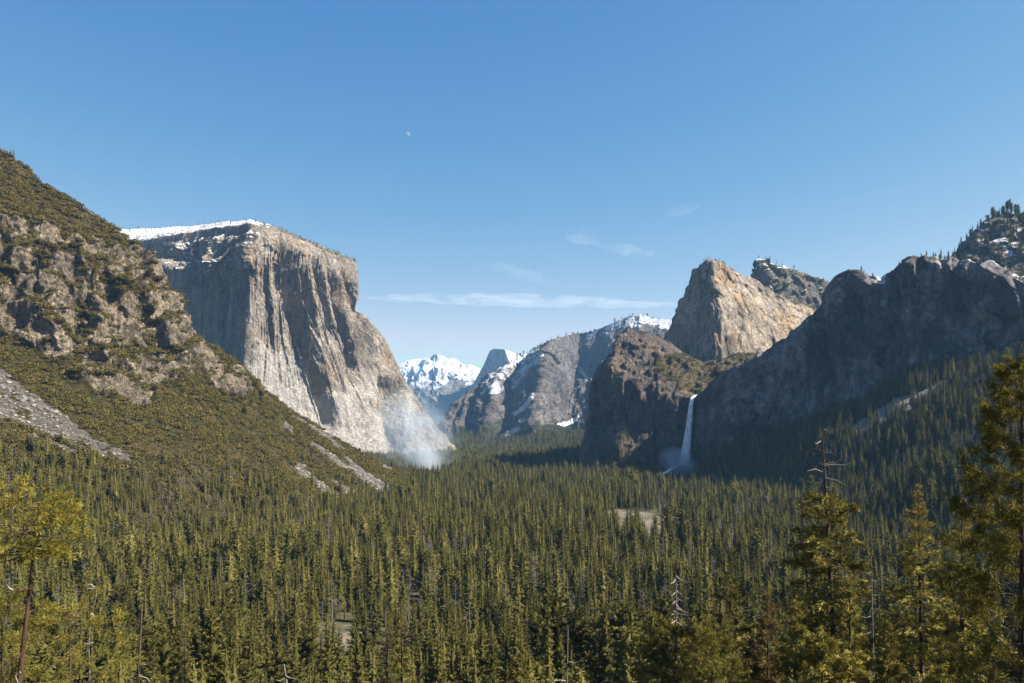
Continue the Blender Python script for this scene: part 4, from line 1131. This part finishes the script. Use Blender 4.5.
lr = random.Random(5)
for yy, ln in [(576, 8), (578, -5), (589, 6), (591, -5), (597, 10), (601, -4), (604, 7), (608, 13), (610, -6), (613, 16), (617, 9), (619, -5), (622, 18), (626, 11), (628, 15)]:
    sag = lr.uniform(2, 5.5); tip = lr.uniform(-2, 4); kink = lr.uniform(.3, .5)
    limb(h7, [(676, yy, 0), (676 + ln * kink, yy + sag * .7, -.5), (676 + ln * .72, yy + sag, -.8), (676 + ln * .9, yy + sag + tip * .4, -1), (676 + ln, yy + sag - tip * .5, -1.2)], 140, lr.uniform(.05, .12), WHITE)
    if lr.random() < .5: limb(h7, [(676 + ln * .5, yy + sag * .8, -.6), (676 + ln * .65, yy + sag - 2.2, -.8), (676 + ln * .8, yy + sag - 3, -.8)], 140, .05, WHITE)
hero('young_fir', 'bright young fir with its tip just below the browning fir', 796, 118, 596, 308, 5.6, .05, NB=90, prof=prof_cone)
hero('leaning_fir', 'ragged fir right beside the trunk of the tallest dead topped conifer', 850, 112, 575, 309, 5.8, .05, NB=90, prof=prof_cone, gap=.15)
hero('short_fir', 'short bushy fir at the foot of the tapering fir', 888, 100, 622, 310, 5.6, .04, NB=95, prof=prof_cone)
hero('short_pine', 'low yellow green pine crown below the bleached dead top', 712, 120, 632, 311, 6.0, .04, NB=130, pine=True, NTuft=8, NBl=18, bw=.08, prof=prof_pine)
hero('round_fir', 'low rounded yellow green fir at the bottom beneath the tallest conifer', 822, 95, 628, 312, 5.6, .04, NB=95, prof=prof_column)
hero('sunlit_pine', 'small bright yellow green pine alone among darker firs at the bottom edge', 521, 190, 626, 313, 7.0, .1, NB=130, prof=prof_cone, NTuft=9, NBl=9, bl=.9, bw=.17)
hero('paired_fir', 'green fir at the bottom edge with a paler fir close by its side', 388, 215, 612, 314, 6.8, .08, NB=140, NTuft=9, NBl=8, bl=.95, bw=.18, leaf=LEAF)
hero('pale_fir', 'paler olive fir close beside a green fir at the bottom edge', 402, 205, 601, 315, 6.2, .08, NB=140, NTuft=9, NBl=8, bl=.95, bw=.18)
hero('dark_tip_fir', 'very dark slender fir with a plain stem, half way up the slope forest', 185, 260, 606, 316, 6.5, .2, NB=120, NTuft=8, NBl=7, bl=1.0, bw=.2, leaf=LEAF, gap=.25)

# the pine at the left edge: leaning red trunk with a flat canopy
def left_pine():
    d = 70.0
    t = hero('flat_topped_pine', 'red barked pine with a wide yellow green canopy over a bare leaning trunk', 39, d, 503, 320, 6.4, .84, bark=BARK_RED, leaf=LEAF_BRIGHT, NB=78, pine=True, NTuft=8, NBl=40, bl=.42, bw=.06, prof=lambda t: .55 + .5 * np.sin(t * 3.0), slope=(-.1, .22), droop=.1, gap=.25, spread=.34, trunk_r=.36, base_px=19, asym=(3.4, .35), stubs=0)
    limb(t, [(33, 588, 0), (22, 591, -.6), (12, 590, -1), (7, 606, -1.2)], d, .10, BARK_RED)
    limb(t, [(28, 608, 0), (18, 607, -.5), (8, 610, -1)], d, .08, BARK_RED)
    limb(t, [(24, 652, 0), (14, 660, -.6), (0, 670, -1.2), (-12, 678, -1.5)], d, .14, BARK_RED)
    limb(t, [(13, 590, -1), (9, 588, -1.2), (7, 584, -1.2)], d, .07, WHITE)
    limb(t, [(20, 672, -.3), (15, 676, -.4), (18, 683, -.4)], d, .12, WHITE)
    hero('spreading_pine', 'low spreading yellow green pine crown beside the leaning red trunk', 70, 82, 614, 321, 7.5, .35, leaf=LEAF_BRIGHT, NB=95, pine=True, NTuft=8, NBl=24, bl=.5, bw=.06, prof=prof_pine, slope=(-.1, .6), gap=.34)
    hero('corner_pine', 'yellow green pine crown under the flat topped canopy at the corner', 2, 88, 606, 322, 6.0, .3, leaf=LEAF_BRIGHT, NB=120, pine=True, NTuft=8, NBl=22, bl=.5, bw=.06, prof=prof_pine, gap=.3)
left_pine()

# dead standing trees
def snag(name, label, px, d, py_top, mat, tr, limbs, base_px=None, bend=0.0):
    x = (px - CX) / F * d; zb = float(ground_z(np.array([x]), np.array([d]))[0]); zt = (HY - py_top) / F * d
    xb = x if base_px is None else x + (base_px - px) / F * d / (((HY - py_top) - (HY - 683)) / F * d) * (zt - zb)
    root = thing(name, label, 'dead tree', (xb, d, zb))
    f = np.linspace(0, 1, 12)
    P = np.stack([(x - xb) * f + bend * np.sin(f * 14) * f, 0 * f, (zt - zb) * f - 2 * (f == 0)], -1)
    V, Q = tubes(P[None], (tr * (1 - .72 * f))[None], 7)
    link('trunk', mk_mesh('trunk', V, Q, mats=[mat], smooth=True), root)
    for pp, r in limbs: limb(root, pp, d, r)
    return root
snag('dead_tree', 'black dead trunk with a few white crooked branches low on it', 142, 120, 603, BARK, .42,
     [([(140, 664, 0), (147, 665, -.4), (152, 661, -.8), (156, 659, -1)], .1), ([(139, 676, 0), (147, 678, -.5), (150, 682, -.6)], .1), ([(139, 665, 0), (133, 666, -.4)], .07), ([(132, 676, 0), (128, 679, -.3), (133, 681, -.3)], .09)], base_px=138)
snag('crooked_snag', 'thin crooked dead tree ending in a spray of white twigs above the low pine', 95, 86, 586, GREY, .14,
     [([(95, 588, 0), (91, 584, -.2), (87, 585, -.3)], .07), ([(95, 588, 0), (99, 584, -.2), (101, 581, -.3)], .07), ([(95, 587, 0), (92, 589, -.2), (87, 588, -.3)], .06), ([(95, 590, 0), (99, 589, -.2), (102, 590, -.3)], .05), ([(91, 613, 0), (94, 616, -.2), (90, 620, -.3)], .08), ([(93, 642, 0), (89, 644, -.2), (84, 643, -.3)], .07)], base_px=88, bend=.35)
snag('broken_snag', 'short dead stem with a single white branch among the dark firs', 568, 180, 628, GREY, .3,
     [([(569, 662, 0), (575, 663, -.5), (581, 660, -1)], .16), ([(566, 681, 0), (560, 680, -.4), (553, 681, -.8)], .14)], base_px=567)
snag('forked_snag', 'bleached forked dead branch standing at the bottom edge among small conifers', 284, 170, 664, WHITE, .26,
     [([(286, 676, 0), (290, 678, -.4), (298, 679, -.8)], .14), ([(285, 678, 0), (280, 681, -.4), (276, 680, -.5)], .12)], base_px=287)
snag('bare_snag', 'slim bare dead tree with many short branches behind the tallest conifer', 871, 150, 556, GREY, .26,
     [([(871 + s * 0, y, 0), (871 + s * 4, y + 1.5, -.3), (871 + s * ln, y + .5, -.6)], .05) for y, s, ln in [(566, 1, 7), (572, -1, 6), (580, 1, 9), (586, -1, 8), (594, 1, 10), (601, -1, 9), (608, 1, 8), (616, -1, 10), (624, 1, 10), (632, -1, 9), (640, 1, 9)]], base_px=874)

# ------------------------------------------------------------------ waterfall, snow at its foot, mist
def water_material():
    t = NT('falling_water')
    pos = t.n('ShaderNodeTexCoord').outputs['Object']
    n = t.noise(t.mapv(pos, (1, 1, .06)), 0.5, 6, .75)
    a = t.math('MULTIPLY', t.attr('dense'), t.ramp(n, .30, .58))
    d = t.n('ShaderNodeBsdfDiffuse'); d.inputs[0].default_value = (.94, .96, .98, 1)
    tr = t.n('ShaderNodeBsdfTransparent'); mx = t.n('ShaderNodeMixShader')
    t.l(a, mx.inputs[0]); t.l(tr.outputs[0], mx.inputs[1]); t.l(d.outputs[0], mx.inputs[2]); t.l(mx.outputs[0], t.out.inputs['Surface'])
    return t.m

def build_waterfall():
    D = 2118.0
    line = [(699, 394.4, 2140, .8), (695, 395.4, 2118, 1.4), (692.4, 398, 2104, 1.8), (691, 405, 2098, 2.1), (689.6, 418, 2092, 2.7), (688, 432, 2088, 3.3), (686.4, 446, 2084, 4.0), (685, 456, 2081, 4.8), (683.5, 466, 2078, 6.2)]
    A = np.array(line); s = np.linspace(0, len(A) - 1, 90); k = np.arange(len(A))
    px = np.interp(s, k, A[:, 0]); py = np.interp(s, k, A[:, 1]); d = np.interp(s, k, A[:, 2]); wd = np.interp(s, k, A[:, 3])
    C = W(px, py, d)
    nu = 25; th = np.linspace(0, 2 * np.pi, nu)[:-1]
    X = C[:, None, 0] + wd[:, None] * d[:, None] / F * np.cos(th) * (1 + .12 * perlin(np.stack([s[:, None] * .5 + 0 * th, 0 * s[:, None] + th, 0 * s[:, None] + 0 * th], -1)))
    Y = C[:, None, 1] + wd[:, None] * d[:, None] / F * .45 * np.sin(th)
    Z = C[:, None, 2] + 0 * th
    V = np.stack([X, Y, Z], -1).reshape(-1, 3)
    n = nu - 1
    i = np.arange(90 * n).reshape(90, n); j = np.roll(i, -1, 1)
    Q = np.stack([i[:-1], i[1:], j[1:], j[:-1]], -1).reshape(-1, 4)
    dens = np.broadcast_to((.95 - .35 * (s / s[-1]) ** 1.5)[:, None] * (.75 + .25 * np.abs(np.sin(th))), (90, n))
    o = link('waterfall', mk_mesh('waterfall', V, Q, mats=[water_material()], attrs={'dense': dens}, smooth=True))
    tag(o, 'tall thin white waterfall dropping from a notch in the shaded cliff', 'waterfall')
    # snow cone
    t = NT('old_snow'); b = t.n('ShaderNodeBsdfPrincipled'); b.inputs['Base Color'].default_value = (.78, .80, .84, 1); b.inputs['Roughness'].default_value = .8
    pos = t.n('ShaderNodeNewGeometry').outputs['Position']; t.l(t.bump(t.noise(pos, .15, 5, .7), .8, 2), b.inputs['Normal']); t.l(b.outputs[0], t.out.inputs['Surface'])
    g = np.linspace(-1, 1, 40); X, Y = np.meshgrid(g, g); r = np.sqrt(X * X + Y * Y)
    a = W(np.array([660.0]), np.array([474.5]), np.array([2030.0]))[0]; b_ = W(np.array([682.0]), np.array([462.0]), np.array([2085.0]))[0]
    f = ((Y + 1) / 2)[..., None]; rag = perlin(np.stack([X * 2.2, Y * 5, 0 * X], -1)); fine = perlin(np.stack([X * 5, Y * 13, 0 * X + 4], -1))
    wid = 7.5 * np.clip(1 - np.abs(Y + .15) ** 1.6, .02, 1) * (1 + .5 * rag)
    G = a + (b_ - a) * f
    V = np.stack([G[..., 0] + X * wid * .5, G[..., 1] + X * 10, G[..., 2] + 5 * (1 - X * X) * np.clip(1 - Y ** 4, 0, 1) * (.5 + rag * .8) + X * wid * .5 + 1.5 * fine - 3.0], -1).reshape(-1, 3)
    i = np.arange(39 * 40).reshape(39, 40)[:, :-1].ravel()
    o = link('snow_cone', mk_mesh('snow_cone', V, np.stack([i, i + 1, i + 41, i + 40], -1), mats=[t.m], smooth=True))
    tag(o, 'bright patch of snow and ice on the ground below the waterfall', 'snow patch', kind='structure')
build_waterfall()

def puff(name, label, cat, px, py, d, rx, ry, rz, density, nscale, color, tilt=0.0, thresh=.42):
    """closed ellipsoid filled with a noisy, soft-edged scattering volume"""
    th = np.linspace(0, np.pi, 17); ph = np.linspace(0, 2 * np.pi, 33)[:-1]
    A, B = np.meshgrid(th, ph, indexing='ij')
    V = np.stack([np.sin(A) * np.cos(B), np.sin(A) * np.sin(B), np.cos(A)], -1).reshape(-1, 3)
    Q = [(i * 32 + j, (i + 1) * 32 + j, (i + 1) * 32 + (j + 1) % 32, i * 32 + (j + 1) % 32) for i in range(16) for j in range(32)]
    t = NT(name + '_volume')
    tc = t.n('ShaderNodeTexCoord').outputs['Object']
    ln = t.n('ShaderNodeVectorMath', operation='LENGTH'); t.l(tc, ln.inputs[0])
    n = t.noise(t.mapv(tc, (1, 1, .8)), nscale, 5, .62, .6)
    f = t.ramp(ln.outputs['Value'], .25, 1.0, 1.0, 0.0)
    e = t.math('MULTIPLY', t.ramp(n, thresh, thresh + .25), f)
    pv = t.n('ShaderNodeVolumePrincipled'); pv.inputs['Color'].default_value = (*color, 1)
    t.l(t.math('MULTIPLY', e, density), pv.inputs['Density']); pv.inputs['Anisotropy'].default_value = .2
    t.l(pv.outputs[0], t.out.inputs['Volume'])
    o = link(name, outward(mk_mesh(name, V, Q, mats=[t.m], smooth=True)))
    c = W(np.array([float(px)]), np.array([float(py)]), np.array([float(d)]))[0]
    o.location = c; k = d / F
    o.scale = (rx * k, ry, rz * k); o.rotation_euler = (0, tilt, 0)
    tag(o, label, cat, kind='stuff')
    return o
puff('smoke', 'thin blue white smoke drifting up from the trees at the foot of the pale monolith', 'smoke', 416, 438, 2300, 48, 120, 60, .0095, 3.6, (.74, .87, 1.0), tilt=-.5, thresh=.38)
puff('smoke', 'denser white smoke low among the trees where the fire smoulders', 'smoke', 429, 462, 2150, 16, 60, 28, .015, 3.6, (.84, .92, 1.0), tilt=-.3, thresh=.32)
puff('mist', 'white spray drifting at the foot of the waterfall', 'mist', 679, 463, 2050, 25, 40, 17, .050, 3.4, (.92, .95, 1.0), tilt=.5, thresh=.35)

# ------------------------------------------------------------------ high thin clouds and the day moon (beyond the haze)
def cloud(name, label, px0, py0, px1, py1, d, thick, seed, dens, depth=2500.0, wob=3.0):
    n, m = 160, 36
    s = np.linspace(0, 1, n); th = np.linspace(0, 2 * np.pi, m + 1)[:-1]
    px = px0 + (px1 - px0) * s; py = py0 + (py1 - py0) * s + wob * fbm(np.stack([s * 5, 0 * s, 0 * s + seed], -1), 1.0, 3)
    C = W(px, py, np.full(n, d))
    taper = np.clip(np.sin(np.pi * s), 0, 1) ** .6 * (.75 + .5 * perlin(np.stack([s * 9, 0 * s + seed, 0 * s], -1))) + .02
    r = thick * d / F * taper
    V = np.stack([C[:, None, 0] + 0 * th, C[:, None, 1] + depth * taper[:, None] * np.cos(th), C[:, None, 2] + r[:, None] * np.sin(th)], -1).reshape(-1, 3)
    i = np.arange(n * m).reshape(n, m); j = np.roll(i, -1, 1)
    Q = np.stack([i[:-1], j[:-1], j[1:], i[1:]], -1).reshape(-1, 4)
    t = NT('cirrus'); pos = t.n('ShaderNodeNewGeometry').outputs['Position']
    nz = t.noise(t.mapv(pos, (.35, .35, 2.2)), .0011, 6, .62, .8)
    nz = t.math('MULTIPLY', t.ramp(nz, .38, .75), dens)
    pv = t.n('ShaderNodeVolumePrincipled'); pv.inputs['Color'].default_value = (1, 1, 1, 1); t.l(nz, pv.inputs['Density']); pv.inputs['Anisotropy'].default_value = 0.2
    t.l(pv.outputs[0], t.out.inputs['Volume'])
    o = link(name, outward(mk_mesh(name, V, Q, mats=[t.m], smooth=True)))
    tag(o, label, 'cloud', kind='stuff')
cloud('cloud', 'long thin flat white cloud streak low over the gap in the mountains', 352, 296, 692, 306, 40000, 3.8, 1, .00048)
cloud('cloud', 'small faint white wisp above the end of the long cloud streak', 562, 234, 600, 241, 40000, 5.5, 5, .00020, 1500)
cloud('cloud', 'faint thin drawn-out wisp just above the long cloud streak', 590, 243, 662, 257, 40000, 3.5, 8, .00018, 1500)
cloud('cloud', 'tiny faint wisp of cloud high over the tan dome', 665, 213, 705, 205, 40000, 4, 12, .00012, 1500)
cloud('cloud', 'very faint broad wisp in the blue left of the small wisp', 480, 262, 560, 284, 40000, 7, 15, .00008, 1500)

def build_moon():
    d = 60000.0; c = W(np.array([407.0]), np.array([134.5]), np.array([d]))[0]; R = 2.8 * d / F
    b = np.linspace(-1.25, 1.25, 20); V = []; s1 = []  # moon phase put into the shape: only the lit crescent is built
    for e in (0, 1):
        for y in (0.0, 1.0):
            ro = R * np.cos(b); ri = R * np.cos(b) * .35
            xx = ro if e == 0 else ri
            V.append(np.stack([xx, np.full(20, y * R * .2), R * np.sin(b)], -1))
    V = np.concatenate(V)
    rot = .6; x = V[:, 0] * math.cos(rot) - V[:, 2] * math.sin(rot); z = V[:, 0] * math.sin(rot) + V[:, 2] * math.cos(rot); V[:, 0] = x; V[:, 2] = z
    o_ = lambda a, k: a * 20 + k
    Q = []
    for k in range(19):
        for a, bb in ((0, 2), (2, 3), (3, 1), (1, 0)): Q.append((o_(a, k), o_(a, k + 1), o_(bb, k + 1), o_(bb, k)))
    t = NT('moon_rock'); dd = t.n('ShaderNodeBsdfDiffuse'); dd.inputs[0].default_value = (.8, .8, .8, 1); tr = t.n('ShaderNodeBsdfTransparent'); mx = t.n('ShaderNodeMixShader'); mx.inputs[0].default_value = .2  # mostly transparent, standing in for the bright air before the moon
    t.l(tr.outputs[0], mx.inputs[1]); t.l(dd.outputs[0], mx.inputs[2]); t.l(mx.outputs[0], t.out.inputs['Surface'])
    o = link('moon', mk_mesh('moon', V, Q, mats=[t.m], smooth=True)); o.location = c
    tag(o, 'tiny faint daytime moon alone in the blue sky', 'moon')
build_moon()

# ------------------------------------------------------------------ the air
def build_haze():
    x, y0, y1, z0, z1 = 14500.0, -400.0, 19900.0, -175.0, 2100.0
    V = [(sx * x, yy, zz) for zz in (z0, z1) for yy in (y0, y1) for sx in (-1, 1)]
    Q = [(0, 1, 3, 2), (4, 6, 7, 5), (0, 4, 5, 1), (2, 3, 7, 6), (0, 2, 6, 4), (1, 5, 7, 3)]
    t = NT('air'); pv = t.n('ShaderNodeVolumePrincipled'); pv.inputs['Color'].default_value = (.28, .58, 1.0, 1); pv.inputs['Density'].default_value = 2.0e-5; pv.inputs['Anisotropy'].default_value = 0.1
    t.l(pv.outputs[0], t.out.inputs['Volume'])
    o = link('haze', outward(mk_mesh('haze', V, Q, mats=[t.m])))
    tag(o, 'thin blue air that fades the far mountains', 'haze', kind='stuff')
build_haze()
